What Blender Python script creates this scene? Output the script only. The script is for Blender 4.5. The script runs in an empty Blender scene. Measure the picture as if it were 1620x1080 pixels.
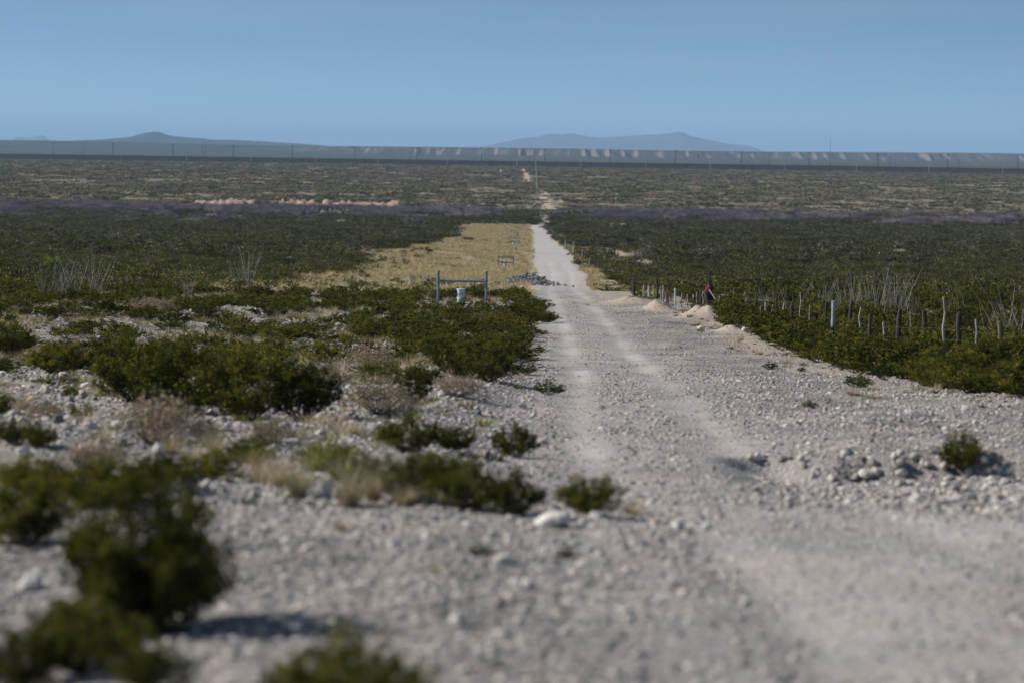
import bpy, math, random
import numpy as np
from mathutils import Matrix, Vector, Euler

# ------------------------------------------------------------------ camera, sky, sun, exposure
SC = bpy.context.scene
COL = SC.collection
FPX = 4500.0                      # focal length in photo pixels (1620 wide) = 100 mm on 36 mm
HORIZON = 238.0
PITCH = math.atan((540 - HORIZON) / FPX)
ROLL = 0.0125
cam_data = bpy.data.cameras.new('camera')
cam = bpy.data.objects.new('camera', cam_data); COL.objects.link(cam)
CAMR = Matrix.Rotation(math.pi / 2 - PITCH, 3, 'X') @ Matrix.Rotation(ROLL, 3, 'Z')
cam.matrix_world = CAMR.to_4x4()
cam_data.lens = 100.0; cam_data.sensor_width = 36.0
cam_data.clip_start = 0.1; cam_data.clip_end = 120000.0
cam_data.dof.use_dof = True
cam_data.dof.focus_distance = 100.0
cam_data.dof.aperture_fstop = 1.65
cam_data.dof.aperture_blades = 9
SC.camera = cam

SUN_EL = math.radians(34.0)
SUN_AZ = math.radians(-78.0)      # clockwise from +Y (the view): to the left, slightly ahead
world = bpy.data.worlds.new('World'); SC.world = world; world.use_nodes = True
wt = world.node_tree; wt.nodes.clear()
wo = wt.nodes.new('ShaderNodeOutputWorld'); bg = wt.nodes.new('ShaderNodeBackground')
sky = wt.nodes.new('ShaderNodeTexSky'); sky.sky_type = 'NISHITA'; sky.sun_disc = False
sky.sun_elevation = SUN_EL; sky.sun_rotation = SUN_AZ
sky.altitude = 1200; sky.air_density = 1.0; sky.dust_density = 0.15; sky.ozone_density = 1.6
tc = wt.nodes.new('ShaderNodeTexCoord')
vm = wt.nodes.new('ShaderNodeVectorMath'); vm.operation = 'MULTIPLY'; vm.inputs[1].default_value = (1, 1, 4.6)
va = wt.nodes.new('ShaderNodeVectorMath'); va.operation = 'ADD'; va.inputs[1].default_value = (0, 0, 0.085)
vn = wt.nodes.new('ShaderNodeVectorMath'); vn.operation = 'NORMALIZE'
wt.links.new(tc.outputs['Generated'], vm.inputs[0]); wt.links.new(vm.outputs[0], va.inputs[0])
wt.links.new(va.outputs[0], vn.inputs[0]); wt.links.new(vn.outputs[0], sky.inputs['Vector'])
# thin high cirrus veil
cmap = wt.nodes.new('ShaderNodeMapping'); cmap.inputs['Scale'].default_value = (3.0, 3.0, 42.0); cmap.inputs['Rotation'].default_value = (0, 0.03, 0)
cn = wt.nodes.new('ShaderNodeTexNoise'); cn.inputs['Scale'].default_value = 1.6; cn.inputs['Detail'].default_value = 5; cn.inputs['Roughness'].default_value = 0.55
cr = wt.nodes.new('ShaderNodeMapRange'); cr.inputs['From Min'].default_value = 0.38; cr.inputs['From Max'].default_value = 0.8; cr.inputs['To Max'].default_value = 0.28
cm = wt.nodes.new('ShaderNodeMix'); cm.data_type = 'RGBA'; cm.inputs['B'].default_value = (3.3, 4.0, 4.7, 1)
wt.links.new(tc.outputs['Generated'], cmap.inputs[0]); wt.links.new(cmap.outputs[0], cn.inputs['Vector'])
wt.links.new(cn.outputs['Fac'], cr.inputs['Value']); wt.links.new(cr.outputs[0], cm.inputs['Factor'])
wt.links.new(sky.outputs[0], cm.inputs['A'])
tn = wt.nodes.new('ShaderNodeMix'); tn.data_type = 'RGBA'; tn.blend_type = 'MULTIPLY'; tn.inputs['Factor'].default_value = 1; tn.inputs['B'].default_value = (0.97, 1.06, 1.03, 1)
wt.links.new(cm.outputs['Result'], tn.inputs['A']); wt.links.new(tn.outputs['Result'], bg.inputs['Color'])
bg.inputs['Strength'].default_value = 0.098
wt.links.new(bg.outputs[0], wo.inputs['Surface'])

sun_data = bpy.data.lights.new('sun', 'SUN'); sun = bpy.data.objects.new('sun', sun_data); COL.objects.link(sun)
sun_data.energy = 5.0; sun_data.angle = math.radians(0.5); sun_data.color = (1.0, 0.94, 0.86)
sdir = Vector((math.cos(SUN_EL) * math.sin(SUN_AZ), math.cos(SUN_EL) * math.cos(SUN_AZ), math.sin(SUN_EL)))
sun.rotation_euler = sdir.to_track_quat('Z', 'Y').to_euler()

SC.view_settings.view_transform = 'Standard'; SC.view_settings.look = 'None'
SC.view_settings.gamma = 1.0; SC.view_settings.use_curve_mapping = False
SC.view_settings.exposure = 0.26
SC.render.engine = 'CYCLES'
SC.cycles.max_bounces = 5; SC.cycles.diffuse_bounces = 3; SC.cycles.transmission_bounces = 3
SC.cycles.volume_bounces = 0; SC.cycles.transparent_max_bounces = 8
SC.cycles.caustics_reflective = False; SC.cycles.caustics_refractive = False
SC.cycles.use_denoising = True
SC.cycles.use_adaptive_sampling = False

rng = np.random.default_rng(7)
HAZE = 4.8e-5
random.seed(7)

# ------------------------------------------------------------------ noise and terrain functions
def _hash(ix, iy, seed):
    h = (ix.astype(np.int64) * 374761393 + iy.astype(np.int64) * 668265263 + seed * 1442695041) & 0xFFFFFFFF
    h = ((h ^ (h >> 13)) * 1274126177) & 0xFFFFFFFF
    return ((h ^ (h >> 16)) & 0xFFFFFF) / float(0xFFFFFF)

def vnoise(x, y, seed=0):
    x = np.asarray(x, float); y = np.asarray(y, float)
    ix = np.floor(x); iy = np.floor(y); fx = x - ix; fy = y - iy
    fx = fx * fx * fx * (fx * (fx * 6 - 15) + 10); fy = fy * fy * fy * (fy * (fy * 6 - 15) + 10)
    ix = ix.astype(np.int64); iy = iy.astype(np.int64)
    a = _hash(ix, iy, seed); b = _hash(ix + 1, iy, seed); c = _hash(ix, iy + 1, seed); d = _hash(ix + 1, iy + 1, seed)
    return (a * (1 - fx) + b * fx) * (1 - fy) + (c * (1 - fx) + d * fx) * fy

def fbm(x, y, seed=0, octaves=4, gain=0.5):
    s = 0.0; a = 1.0; t = 0.0
    for o in range(octaves):
        s = s + a * vnoise(x * 2 ** o + 17.3 * o, y * 2 ** o - 9.1 * o, seed + o); t += a; a *= gain
    return s / t            # 0..1

def sstep(a, b, x):
    t = np.clip((np.asarray(x, float) - a) / (b - a), 0, 1); return t * t * (3 - 2 * t)

PD = np.array([-60000, -200, 0, 10, 18, 50, 82, 140, 165, 220, 330, 560, 900, 1000, 1100, 1550, 2000, 3100, 8000, 60000], float)
PZ = np.array([4, 4, -1.70, -2.13, -2.55, -4.28, -6.0, -7.5, -8.3, -10.6, -14.0, -18.7, -24.0, -24.6, -23.9, -21.9, -20.8, -17.6, -19, -19], float)
def _pchip_slopes(x, y):
    h = np.diff(x); dl = np.diff(y) / h; m = np.zeros_like(y)
    for i in range(1, len(x) - 1):
        if dl[i - 1] * dl[i] > 0:
            w1 = 2 * h[i] + h[i - 1]; w2 = h[i] + 2 * h[i - 1]
            m[i] = (w1 + w2) / (w1 / dl[i - 1] + w2 / dl[i])
    return m
PM = _pchip_slopes(PD, PZ)
def profile(d):
    d = np.clip(np.asarray(d, float), PD[0], PD[-1] - 1)
    i = np.clip(np.searchsorted(PD, d, side='right') - 1, 0, len(PD) - 2)
    h = PD[i + 1] - PD[i]; t = (d - PD[i]) / h
    return (PZ[i] * (1 + 2 * t) * (1 - t) ** 2 + PM[i] * h * t * (1 - t) ** 2 + PZ[i + 1] * t * t * (3 - 2 * t) + PM[i + 1] * h * t * t * (t - 1))

RD = np.array([-50, 0, 12, 17, 22, 28, 35, 50, 62, 100, 140, 180, 240, 290, 480, 920, 960], float)
RX = np.array([3.0, 2.7, 2.45, 2.3, 2.0, 1.72, 1.66, 2.05, 2.4, 2.75, 2.9, 3.1, 3.9, 4.9, 6.5, 9.2, 9.3], float)
RW = np.array([1.7, 1.7, 1.7, 1.7, 1.7, 1.7, 1.7, 1.8, 1.8, 1.8, 1.8, 1.9, 2.3, 2.6, 2.9, 3.0, 3.0], float)
def road_x(d): return np.interp(d, RD, RX)
def road_w(d): return np.interp(d, RD, RW)

MOUNDS = [(6.9, 133, 0.9, 2.4, 0.48), (8.1, 122, 1.0, 2.4, 0.50), (8.4, 106, 0.8, 1.5, 0.30), (5.9, 143, 1.2, 3, 0.22),
          (1.3, 238, 2.6, 7, 0.7), (-7.6, 244, 2.4, 5, 0.55), (-3.4, 22.6, 1.2, 0.7, 0.10), (-3.5, 30.5, 0.9, 1.1, 0.14),
          (-3.3, 88, 2.5, 2.5, 0.25), (-12.5, 118, 3.5, 4, 0.35), (-6.5, 66, 3.0, 3.0, 0.22)]
def ground(x, y, fine=True):
    x = np.asarray(x, float); y = np.asarray(y, float)
    z = profile(y)
    near = 1 - sstep(1200, 2500, np.abs(y))
    z = z + (fbm(x / 38, y / 38, 3, 3) - 0.5) * 1.3 * sstep(130, 420, y) * near
    z = z + (fbm(x / 7, y / 7, 11, 3) - 0.5) * 0.30 * (1 - sstep(400, 700, y)) * sstep(0, 30, y)
    z = z + (fbm(x / 260, y / 260, 5, 3) - 0.5) * 5.0 * sstep(1000, 1500, y) * (1 - sstep(2700, 3000, y))
    rx = road_x(y); w = road_w(y); o = np.abs(x - rx)
    road = (1 - sstep(w, w + 1.2, o)) * (1 - sstep(930, 960, y)) * sstep(-40, 0, y)
    if fine:
        # ruts, a low gravel berm on the left edge, the washed-out step on the right
        z = z - 0.035 * np.exp(-((o - 0.92) / 0.30) ** 2) * (y < 400)
        z = z - 0.05 * road * (y < 500)
        z = z + 0.10 * np.exp(-((x - rx + w + 0.9 + 0.5 * (fbm(x / 3, y / 3, 21, 2) - 0.5)) / 0.5) ** 2) * sstep(24, 30, y) * (1 - sstep(150, 200, y))
        z = z + (fbm(x / 1.1, y / 1.1, 31, 3) - 0.5) * 0.16 * (1 - 0.75 * road) * (1 - sstep(100, 200, y))
        z = z + (fbm(x / 0.28, y / 0.28, 41, 2) - 0.5) * 0.05 * (1 - 0.6 * road) * (1 - sstep(40, 70, y))
        e = 31.5 + 1.5 * (fbm(x / 1.5, y * 0 + 3, 51, 3) - 0.5)
        z = z - 0.28 * sstep(2.0, 3.2, x) * sstep(0.25, -0.05, y - e) * sstep(e - 9, e - 1, y)
        # left slope: the bank drops to the left foreground
        z = z - 0.22 * sstep(-1.0, -3.2, x) * sstep(22, 16, y)
    for (mx, my, sx, sy, h) in MOUNDS:
        z = z + h * np.exp(-(((x - mx) / sx) ** 2 + ((y - my) / sy) ** 2) * 1.6) * (0.35 + 1.3 * fbm(x / 0.5, y / 0.9, 61, 4))
    return z

def gz(x, y): return float(ground(np.array([x]), np.array([y]))[0])
def at(px, py):
    """the ground point under a place in the photo"""
    v = CAMR @ Vector(((px - 810) / FPX, (540 - py) / FPX, -1.0)); v = v / v.y
    ds = np.geomspace(7, 6000, 700)
    gap = v.z * ds - ground(v.x * ds, ds)
    k = np.argmax(gap < 0); a, b = ds[max(k - 1, 0)], ds[k]
    for _ in range(12):
        m = (a + b) / 2
        if v.z * m - gz(v.x * m, m) < 0: b = m
        else: a = m
    return v.x * b, b, gz(v.x * b, b)
def ray(px, py, d):
    v = CAMR @ Vector(((px - 810) / FPX, (540 - py) / FPX, -1.0)); v = v / v.y
    return v * d

# ------------------------------------------------------------------ mesh helpers
def new_mesh(name, verts, faces, mat=None, matidx=None, smooth=False):
    me = bpy.data.meshes.new(name)
    if isinstance(faces, np.ndarray):
        n, k = faces.shape
        me.vertices.add(len(verts)); me.vertices.foreach_set('co', np.asarray(verts, np.float32).ravel())
        me.loops.add(n * k); me.loops.foreach_set('vertex_index', faces.astype(np.int32).ravel())
        me.polygons.add(n); me.polygons.foreach_set('loop_start', np.arange(0, n * k, k, dtype=np.int32))
        me.update(calc_edges=True)
    else:
        me.from_pydata([tuple(v) for v in verts], [], faces); me.update()
    for m in (mat if isinstance(mat, (list, tuple)) else [mat] if mat else []): me.materials.append(m)
    if matidx is not None: me.polygons.foreach_set('material_index', np.asarray(matidx, np.int32))
    if smooth: me.polygons.foreach_set('use_smooth', np.ones(len(me.polygons), bool))
    me.validate()
    return me
def link(name, data, parent=None, loc=None, rot=None, scale=None):
    o = bpy.data.objects.new(name, data); COL.objects.link(o)
    if parent: o.parent = parent
    if loc is not None: o.location = loc
    if rot is not None: o.rotation_euler = rot
    if scale is not None: o.scale = scale
    return o
def tag(o, label=None, cat=None, group=None, kind=None):
    if label: o['label'] = label
    if cat: o['category'] = cat
    if group: o['group'] = group
    if kind: o['kind'] = kind
    return o

class MB:
    def __init__(s): s.v = []; s.f = []; s.m = []
    def add(s, vs, fs, mi=0):
        b = len(s.v); s.v += [tuple(v) for v in vs]; s.f += [tuple(i + b for i in f) for f in fs]; s.m += [mi] * len(fs)
    def tube(s, pts, rad, sides=6, mi=0, cap=True):
        pts = [Vector(p) for p in pts]; rings = []
        for i, p in enumerate(pts):
            t = (pts[min(i + 1, len(pts) - 1)] - pts[max(i - 1, 0)]).normalized()
            u = t.orthogonal().normalized() if i == 0 else (u - t * u.dot(t)).normalized()
            w = t.cross(u); r = rad[i] if hasattr(rad, '__len__') else rad
            rings.append([p + (u * math.cos(a) + w * math.sin(a)) * r for a in [2 * math.pi * k / sides for k in range(sides)]])
        vs = [q for r_ in rings for q in r_]; fs = []
        for i in range(len(pts) - 1):
            for k in range(sides):
                k2 = (k + 1) % sides
                fs.append((i * sides + k, i * sides + k2, (i + 1) * sides + k2, (i + 1) * sides + k))
        if cap:
            fs.append(tuple(range(sides))[::-1]); fs.append(tuple((len(pts) - 1) * sides + k for k in range(sides)))
        s.add(vs, fs, mi)
    def box(s, c, d, mi=0, rz=0):
        vs = []
        for z in (-1, 1):
            for y in (-1, 1):
                for x in (-1, 1):
                    px, py = x * d[0] / 2, y * d[1] / 2
                    vs.append((c[0] + px * math.cos(rz) - py * math.sin(rz), c[1] + px * math.sin(rz) + py * math.cos(rz), c[2] + z * d[2] / 2))
        s.add(vs, [(0, 2, 3, 1), (4, 5, 7, 6), (0, 1, 5, 4), (2, 6, 7, 3), (0, 4, 6, 2), (1, 3, 7, 5)], mi)
    def mesh(s, name, mats, smooth=False):
        me = new_mesh(name, s.v, s.f, mats, s.m, smooth); return me

# ------------------------------------------------------------------ materials
def nt(name):
    m = bpy.data.materials.new(name); m.use_nodes = True; t = m.node_tree; t.nodes.clear()
    out = t.nodes.new('ShaderNodeOutputMaterial'); return m, t, out
def N(t, typ, **kw):
    n = t.nodes.new(typ)
    for k, v in kw.items():
        if k in n.inputs: n.inputs[k].default_value = v
        else: setattr(n, k, v)
    return n
def mixc(t, fac, a, b, blend='MIX'):
    n = t.nodes.new('ShaderNodeMix'); n.data_type = 'RGBA'; n.blend_type = blend
    for key, val in (('Factor', fac), ('A', a), ('B', b)):
        if isinstance(val, bpy.types.NodeSocket): t.links.new(val, n.inputs[key])
        else: n.inputs[key].default_value = val if key == 'Factor' else (*val, 1)
    return n.outputs['Result']
def mapr(t, val, a, b, c=0.0, d=1.0):
    n = t.nodes.new('ShaderNodeMapRange'); t.links.new(val, n.inputs['Value'])
    n.inputs['From Min'].default_value = a; n.inputs['From Max'].default_value = b
    n.inputs['To Min'].default_value = c; n.inputs['To Max'].default_value = d
    return n.outputs[0]
def noise(t, vec, scale, detail=4, rough=0.55):
    n = N(t, 'ShaderNodeTexNoise', Scale=scale, Detail=detail, Roughness=rough); t.links.new(vec, n.inputs['Vector']); return n.outputs['Fac']

def leaf_mat(name, dark, light, dry, dryfac=0.12, trans=0.35, rand_obj=0.5, tint=(1.1, 1.15, 0.6)):
    m, t, out = nt(name)
    g = N(t, 'ShaderNodeNewGeometry'); oi = N(t, 'ShaderNodeObjectInfo'); tcn = N(t, 'ShaderNodeTexCoord')
    nz = noise(t, tcn.outputs['Object'], 3.5, 2)
    c = mixc(t, mapr(t, nz, 0.40, 0.62), dark, light)
    c = mixc(t, mapr(t, g.outputs['Random Per Island'], 0.0, 1.0, 0.0, 0.55), c, tuple(0.5 * v for v in dark))
    c = mixc(t, mapr(t, g.outputs['Random Per Island'], 1 - dryfac, 1 - dryfac + 0.01), c, dry)
    hsv = N(t, 'ShaderNodeHueSaturation')
    t.links.new(mapr(t, oi.outputs['Random'], 0, 1, 1 - rand_obj * 0.6, 1 + rand_obj * 0.6), hsv.inputs['Value'])
    t.links.new(mapr(t, oi.outputs['Random'], 0, 1, 0.515, 0.485), hsv.inputs['Hue'])
    t.links.new(c, hsv.inputs['Color'])
    df = N(t, 'ShaderNodeBsdfDiffuse'); tr = N(t, 'ShaderNodeBsdfTranslucent'); mx = N(t, 'ShaderNodeMixShader'); mx.inputs[0].default_value = trans
    t.links.new(hsv.outputs[0], df.inputs['Color'])
    t.links.new(mixc(t, 1.0, hsv.outputs[0], tint, 'MULTIPLY'), tr.inputs['Color'])
    t.links.new(df.outputs[0], mx.inputs[1]); t.links.new(tr.outputs[0], mx.inputs[2]); t.links.new(mx.outputs[0], out.inputs['Surface'])
    return m
def plain_mat(name, a, b, scale=8.0, rough=0.85, metal=0.0, bump=0.0, spec=0.3, objrand=0.0, stretch=None):
    m, t, out = nt(name)
    tcn = N(t, 'ShaderNodeTexCoord'); vec = tcn.outputs['Object']
    if stretch:
        mp = N(t, 'ShaderNodeMapping', Scale=stretch); t.links.new(vec, mp.inputs[0]); vec = mp.outputs[0]
    nz = noise(t, vec, scale, 5, 0.6)
    c = mixc(t, mapr(t, nz, 0.35, 0.68), a, b)
    if objrand:
        oi = N(t, 'ShaderNodeObjectInfo'); hsv = N(t, 'ShaderNodeHueSaturation')
        t.links.new(mapr(t, oi.outputs['Random'], 0, 1, 1 - objrand, 1 + objrand), hsv.inputs['Value']); t.links.new(c, hsv.inputs['Color']); c = hsv.outputs[0]
    p = N(t, 'ShaderNodeBsdfPrincipled', Roughness=rough, Metallic=metal); p.inputs['Specular IOR Level'].default_value = spec
    t.links.new(c, p.inputs['Base Color'])
    if bump:
        bn = N(t, 'ShaderNodeBump', Strength=bump, Distance=0.02); t.links.new(nz, bn.inputs['Height']); t.links.new(bn.outputs[0], p.inputs['Normal'])
    t.links.new(p.outputs[0], out.inputs['Surface']); return m

M_CREO = leaf_mat('creosote leaves', (0.030, 0.040, 0.011), (0.205, 0.190, 0.040), (0.26, 0.22, 0.08), 0.05, 0.36, 0.8)
M_GREEN = leaf_mat('fresh green leaves', (0.035, 0.065, 0.016), (0.085, 0.125, 0.03), (0.15, 0.15, 0.05), 0.06, 0.3)
M_BRIGHT = leaf_mat('bright green leaves', (0.10, 0.15, 0.02), (0.20, 0.24, 0.04), (0.2, 0.2, 0.05), 0.06, 0.3)
M_SCRUB = leaf_mat('hillside scrub leaves', (0.046, 0.048, 0.026), (0.125, 0.118, 0.062), (0.24, 0.22, 0.14), 0.05, 0.25, 0.8)
M_FARSCRUB = leaf_mat('plain scrub leaves', (0.080, 0.098, 0.052), (0.16, 0.175, 0.09), (0.32, 0.27, 0.17), 0.18, 0.2, 0.8)
M_GREYSCRUB = leaf_mat('grey scrub leaves', (0.09, 0.085, 0.065), (0.17, 0.155, 0.11), (0.30, 0.26, 0.18), 0.2, 0.2, 0.6)
M_TWIG = plain_mat('grey twigs', (0.10, 0.085, 0.07), (0.20, 0.175, 0.145), 12, 0.9)
M_DARKTWIG = plain_mat('dark creosote stems', (0.035, 0.030, 0.025), (0.09, 0.075, 0.06), 14, 0.9)
M_DRY = leaf_mat('dry shrub twiglets', (0.24, 0.20, 0.15), (0.36, 0.30, 0.21), (0.48, 0.40, 0.28), 0.3, 0.25, 0.3, tint=(1.0, 0.93, 0.8))
M_STRAW = leaf_mat('straw grass blades', (0.36, 0.31, 0.20), (0.54, 0.47, 0.32), (0.70, 0.63, 0.46), 0.25, 0.35, 0.3, tint=(1.0, 0.93, 0.8))
M_FIELD = leaf_mat('golden straw tufts', (0.36, 0.30, 0.16), (0.60, 0.51, 0.30), (0.76, 0.68, 0.46), 0.25, 0.3, 0.4, tint=(1.0, 0.93, 0.8))
M_GREENGRASS = leaf_mat('green grass blades', (0.10, 0.115, 0.035), (0.19, 0.19, 0.07), (0.45, 0.38, 0.2), 0.3, 0.35, 0.3)
M_YELLOW = leaf_mat('yellow blooms', (0.32, 0.26, 0.05), (0.50, 0.40, 0.09), (0.2, 0.2, 0.06), 0.3, 0.3, 0.2)
M_MESQ = plain_mat('bare mesquite twigs', (0.15, 0.125, 0.135), (0.25, 0.21, 0.225), 3, 0.9, objrand=0.35)
M_OCO = plain_mat('ocotillo bark', (0.17, 0.16, 0.13), (0.38, 0.36, 0.31), 9, 0.9, objrand=0.3)
M_WOOD = plain_mat('weathered dark wood', (0.025, 0.022, 0.020), (0.085, 0.072, 0.06), 6, 0.9, bump=0.5, stretch=(4, 4, 0.6))
M_PALEWOOD = plain_mat('bleached wood', (0.26, 0.24, 0.21), (0.48, 0.45, 0.40), 6, 0.9, bump=0.4, stretch=(4, 4, 0.6))
M_BROWNWOOD = plain_mat('brown wood', (0.10, 0.07, 0.045), (0.20, 0.15, 0.10), 6, 0.9, bump=0.4, stretch=(4, 4, 0.6))
M_GALV = plain_mat('galvanised pipe', (0.14, 0.19, 0.24), (0.25, 0.31, 0.36), 10, 0.45, 0.5, spec=0.5)
M_PALEBLUE = plain_mat('pale blue painted steel', (0.42, 0.54, 0.58), (0.58, 0.68, 0.70), 7, 0.5, 0.0, spec=0.4)
M_WHITEMETAL = plain_mat('whitish zinc metal', (0.26, 0.29, 0.32), (0.42, 0.45, 0.48), 9, 0.5, 0.2, spec=0.5)
M_WIRE = plain_mat('rusty wire', (0.10, 0.08, 0.07), (0.20, 0.17, 0.15), 20, 0.6, 0.6)
M_REDPAINT = plain_mat('faded dark red paint', (0.14, 0.025, 0.02), (0.22, 0.045, 0.03), 9, 0.7)
M_DARKBLUE = plain_mat('dark blue enamel', (0.02, 0.05, 0.07), (0.04, 0.09, 0.12), 9, 0.5)
M_STEEL = plain_mat('dark rusted steel bollards', (0.015, 0.014, 0.016), (0.03, 0.028, 0.03), 0.3, 0.8)
M_POLE = plain_mat('grey steel pole', (0.02, 0.022, 0.026), (0.04, 0.043, 0.05), 1, 0.6)
M_REDCLOTH = plain_mat('dark red cloth', (0.07, 0.012, 0.018), (0.15, 0.025, 0.035), 14, 0.9)
M_BLACKCLOTH = plain_mat('black cloth', (0.012, 0.012, 0.016), (0.03, 0.03, 0.04), 14, 0.9)
M_YELTAPE = plain_mat('yellow tape', (0.45, 0.42, 0.03), (0.60, 0.55, 0.06), 14, 0.5)

def stone_mat(name, cols):
    m, t, out = nt(name)
    oi = N(t, 'ShaderNodeObjectInfo'); tcn = N(t, 'ShaderNodeTexCoord')
    r = N(t, 'ShaderNodeValToRGB'); e = r.color_ramp.elements
    e[0].position = 0; e[0].color = (*cols[0], 1); e[1].position = 1; e[1].color = (*cols[-1], 1)
    for i, c in enumerate(cols[1:-1]):
        k = e.new((i + 1) / (len(cols) - 1)); k.color = (*c, 1)
    t.links.new(oi.outputs['Random'], r.inputs[0])
    nz = noise(t, tcn.outputs['Object'], 4.0, 5, 0.65)
    c = mixc(t, 1.0, r.outputs[0], mixc(t, mapr(t, nz, 0.3, 0.7), (0.72, 0.70, 0.69), (1.18, 1.16, 1.12)), 'MULTIPLY')
    p = N(t, 'ShaderNodeBsdfPrincipled', Roughness=0.9); p.inputs['Specular IOR Level'].default_value = 0.2
    bn = N(t, 'ShaderNodeBump', Strength=0.4, Distance=0.05); t.links.new(nz, bn.inputs['Height']); t.links.new(bn.outputs[0], p.inputs['Normal'])
    t.links.new(c, p.inputs['Base Color']); t.links.new(p.outputs[0], out.inputs['Surface']); return m
M_STONE = stone_mat('limestone gravel', [(0.13, 0.13, 0.135), (0.36, 0.34, 0.33), (0.48, 0.43, 0.40), (0.22, 0.22, 0.225), (0.50, 0.43, 0.38), (0.60, 0.58, 0.55), (0.28, 0.265, 0.255), (0.72, 0.70, 0.66), (0.42, 0.37, 0.33)])
M_PALEROCK = stone_mat('pale limestone', [(0.55, 0.54, 0.50), (0.62, 0.60, 0.57), (0.50, 0.48, 0.46)])
M_DARKROCK = stone_mat('dark grey rubble', [(0.13, 0.13, 0.14), (0.24, 0.24, 0.24), (0.17, 0.17, 0.18), (0.38, 0.37, 0.36)])

# ground: one material, zones from vertex attributes
def ground_mat():
    m, t, out = nt('desert ground')
    tcn = N(t, 'ShaderNodeTexCoord'); V = tcn.outputs['Object']
    def attr(n): a = N(t, 'ShaderNodeAttribute'); a.attribute_name = n; return a.outputs['Fac']
    road, straw, plain, tan, red = (attr(k) for k in ('road', 'straw', 'plain', 'tan', 'redrock'))
    n1 = noise(t, V, 0.7, 6, 0.6); n2 = noise(t, V, 5.0, 5, 0.6); n3 = noise(t, V, 30.0, 3, 0.6)
    c = mixc(t, mapr(t, n1, 0.38, 0.62), (0.13, 0.123, 0.12), (0.31, 0.275, 0.25))
    def pebbles(c, scale, lo, hi, k):
        vo = N(t, 'ShaderNodeTexVoronoi', Scale=scale); t.links.new(V, vo.inputs['Vector'])
        sp = N(t, 'ShaderNodeSeparateColor'); t.links.new(vo.outputs['Color'], sp.inputs[0])
        shade = mixc(t, sp.outputs[0], lo, hi)
        f = mapr(t, vo.outputs['Distance'], 0.42, 0.25, 0.0, k)
        return mixc(t, f, c, shade), vo.outputs['Distance']
    c, d1 = pebbles(c, 38.0, (0.09, 0.088, 0.09), (0.68, 0.63, 0.58), 0.65)
    c, d2 = pebbles(c, 14.0, (0.12, 0.115, 0.115), (0.60, 0.56, 0.52), 0.55)
    roadc = mixc(t, mapr(t, n1, 0.42, 0.62), (0.47, 0.455, 0.44), (0.37, 0.315, 0.285))
    roadc = mixc(t, mapr(t, n3, 0.35, 0.75), roadc, (0.50, 0.48, 0.47))
    c = mixc(t, mapr(t, road, 0, 1, 0, 0.78), c, roadc)
    tanc = mixc(t, mapr(t, n2, 0.3, 0.7), (0.33, 0.27, 0.22), (0.46, 0.39, 0.31))
    st = mixc(t, mapr(t, n2, 0.35, 0.65), (0.20, 0.155, 0.10), (0.42, 0.34, 0.24))
    c = mixc(t, straw, c, st)
    pn = noise(t, V, 0.09, 5, 0.6); pn2 = noise(t, V, 0.012, 4, 0.6)
    pl = mixc(t, mapr(t, pn, 0.38, 0.62), (0.14, 0.125, 0.09), (0.30, 0.25, 0.19))
    pl = mixc(t, mapr(t, pn2, 0.35, 0.65, 0, 0.6), pl, (0.14, 0.13, 0.08))
    pl = mixc(t, attr('beyond'), pl, (0.07, 0.078, 0.055))
    c = mixc(t, plain, c, pl)
    c = mixc(t, tan, c, tanc)
    rd = mixc(t, mapr(t, noise(t, V, 0.5, 5, 0.7), 0.35, 0.65), (0.24, 0.15, 0.12), (0.52, 0.38, 0.31))
    c = mixc(t, red, c, rd)
    p = N(t, 'ShaderNodeBsdfDiffuse'); t.links.new(c, p.inputs['Color'])
    h = N(t, 'ShaderNodeMath', operation='ADD'); t.links.new(mapr(t, d2, 0, 0.5, 0.6, 0), h.inputs[0]); t.links.new(mapr(t, d1, 0, 0.5, 0.25, 0), h.inputs[1])
    h2 = N(t, 'ShaderNodeMath', operation='MULTIPLY'); t.links.new(h.outputs[0], h2.inputs[0])
    t.links.new(mapr(t, road, 0, 1, 1.0, 0.35), h2.inputs[1])
    h3 = N(t, 'ShaderNodeMath', operation='ADD'); t.links.new(h2.outputs[0], h3.inputs[0]); t.links.new(mapr(t, n2, 0, 1, 0, 1.2), h3.inputs[1])
    bn = N(t, 'ShaderNodeBump', Strength=0.8, Distance=0.035); t.links.new(h3.outputs[0], bn.inputs['Height']); t.links.new(bn.outputs[0], p.inputs['Normal'])
    t.links.new(p.outputs[0], out.inputs['Surface']); return m

# zone functions ---------------------------------------------------
def z_road(x, y):
    o = np.abs(x - road_x(y)); w = road_w(y)
    wob = (0.7 + 0.002 * np.clip(y, 0, 900)) * 1.6 * (fbm(x / 2.5, y / (5 + 0.02 * np.abs(y)), 71, 3) - 0.5)
    far = (1 - sstep(w - 0.1, w + 0.35, o + wob)) * sstep(150, 260, y)
    trk = np.exp(-((o - 0.9 + 0.9 * (fbm(x / 3, y / 9, 72, 2) - 0.5)) / (0.46 + 0.001 * y)) ** 2) * (1 - sstep(180, 280, y)) * (0.10 + 1.25 * fbm(x / 1.6, y / 5, 73, 4)) * sstep(20, 34, y)
    near = (1 - sstep(1.5, 2.6, o + wob)) * 0.35 * (1 - sstep(180, 280, y))
    wide = sstep(27, 21, y) * sstep(0.2, 1.6, x - 0.35) * (1 - sstep(4.5, 6.0, x)) * (0.1 + 0.8 * fbm(x / 0.7, y / 1.6, 74, 4))
    return np.clip(np.maximum.reduce([far, trk, near, wide]), 0, 1) * (y > 0) * (1 - sstep(925, 945, y))
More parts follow.
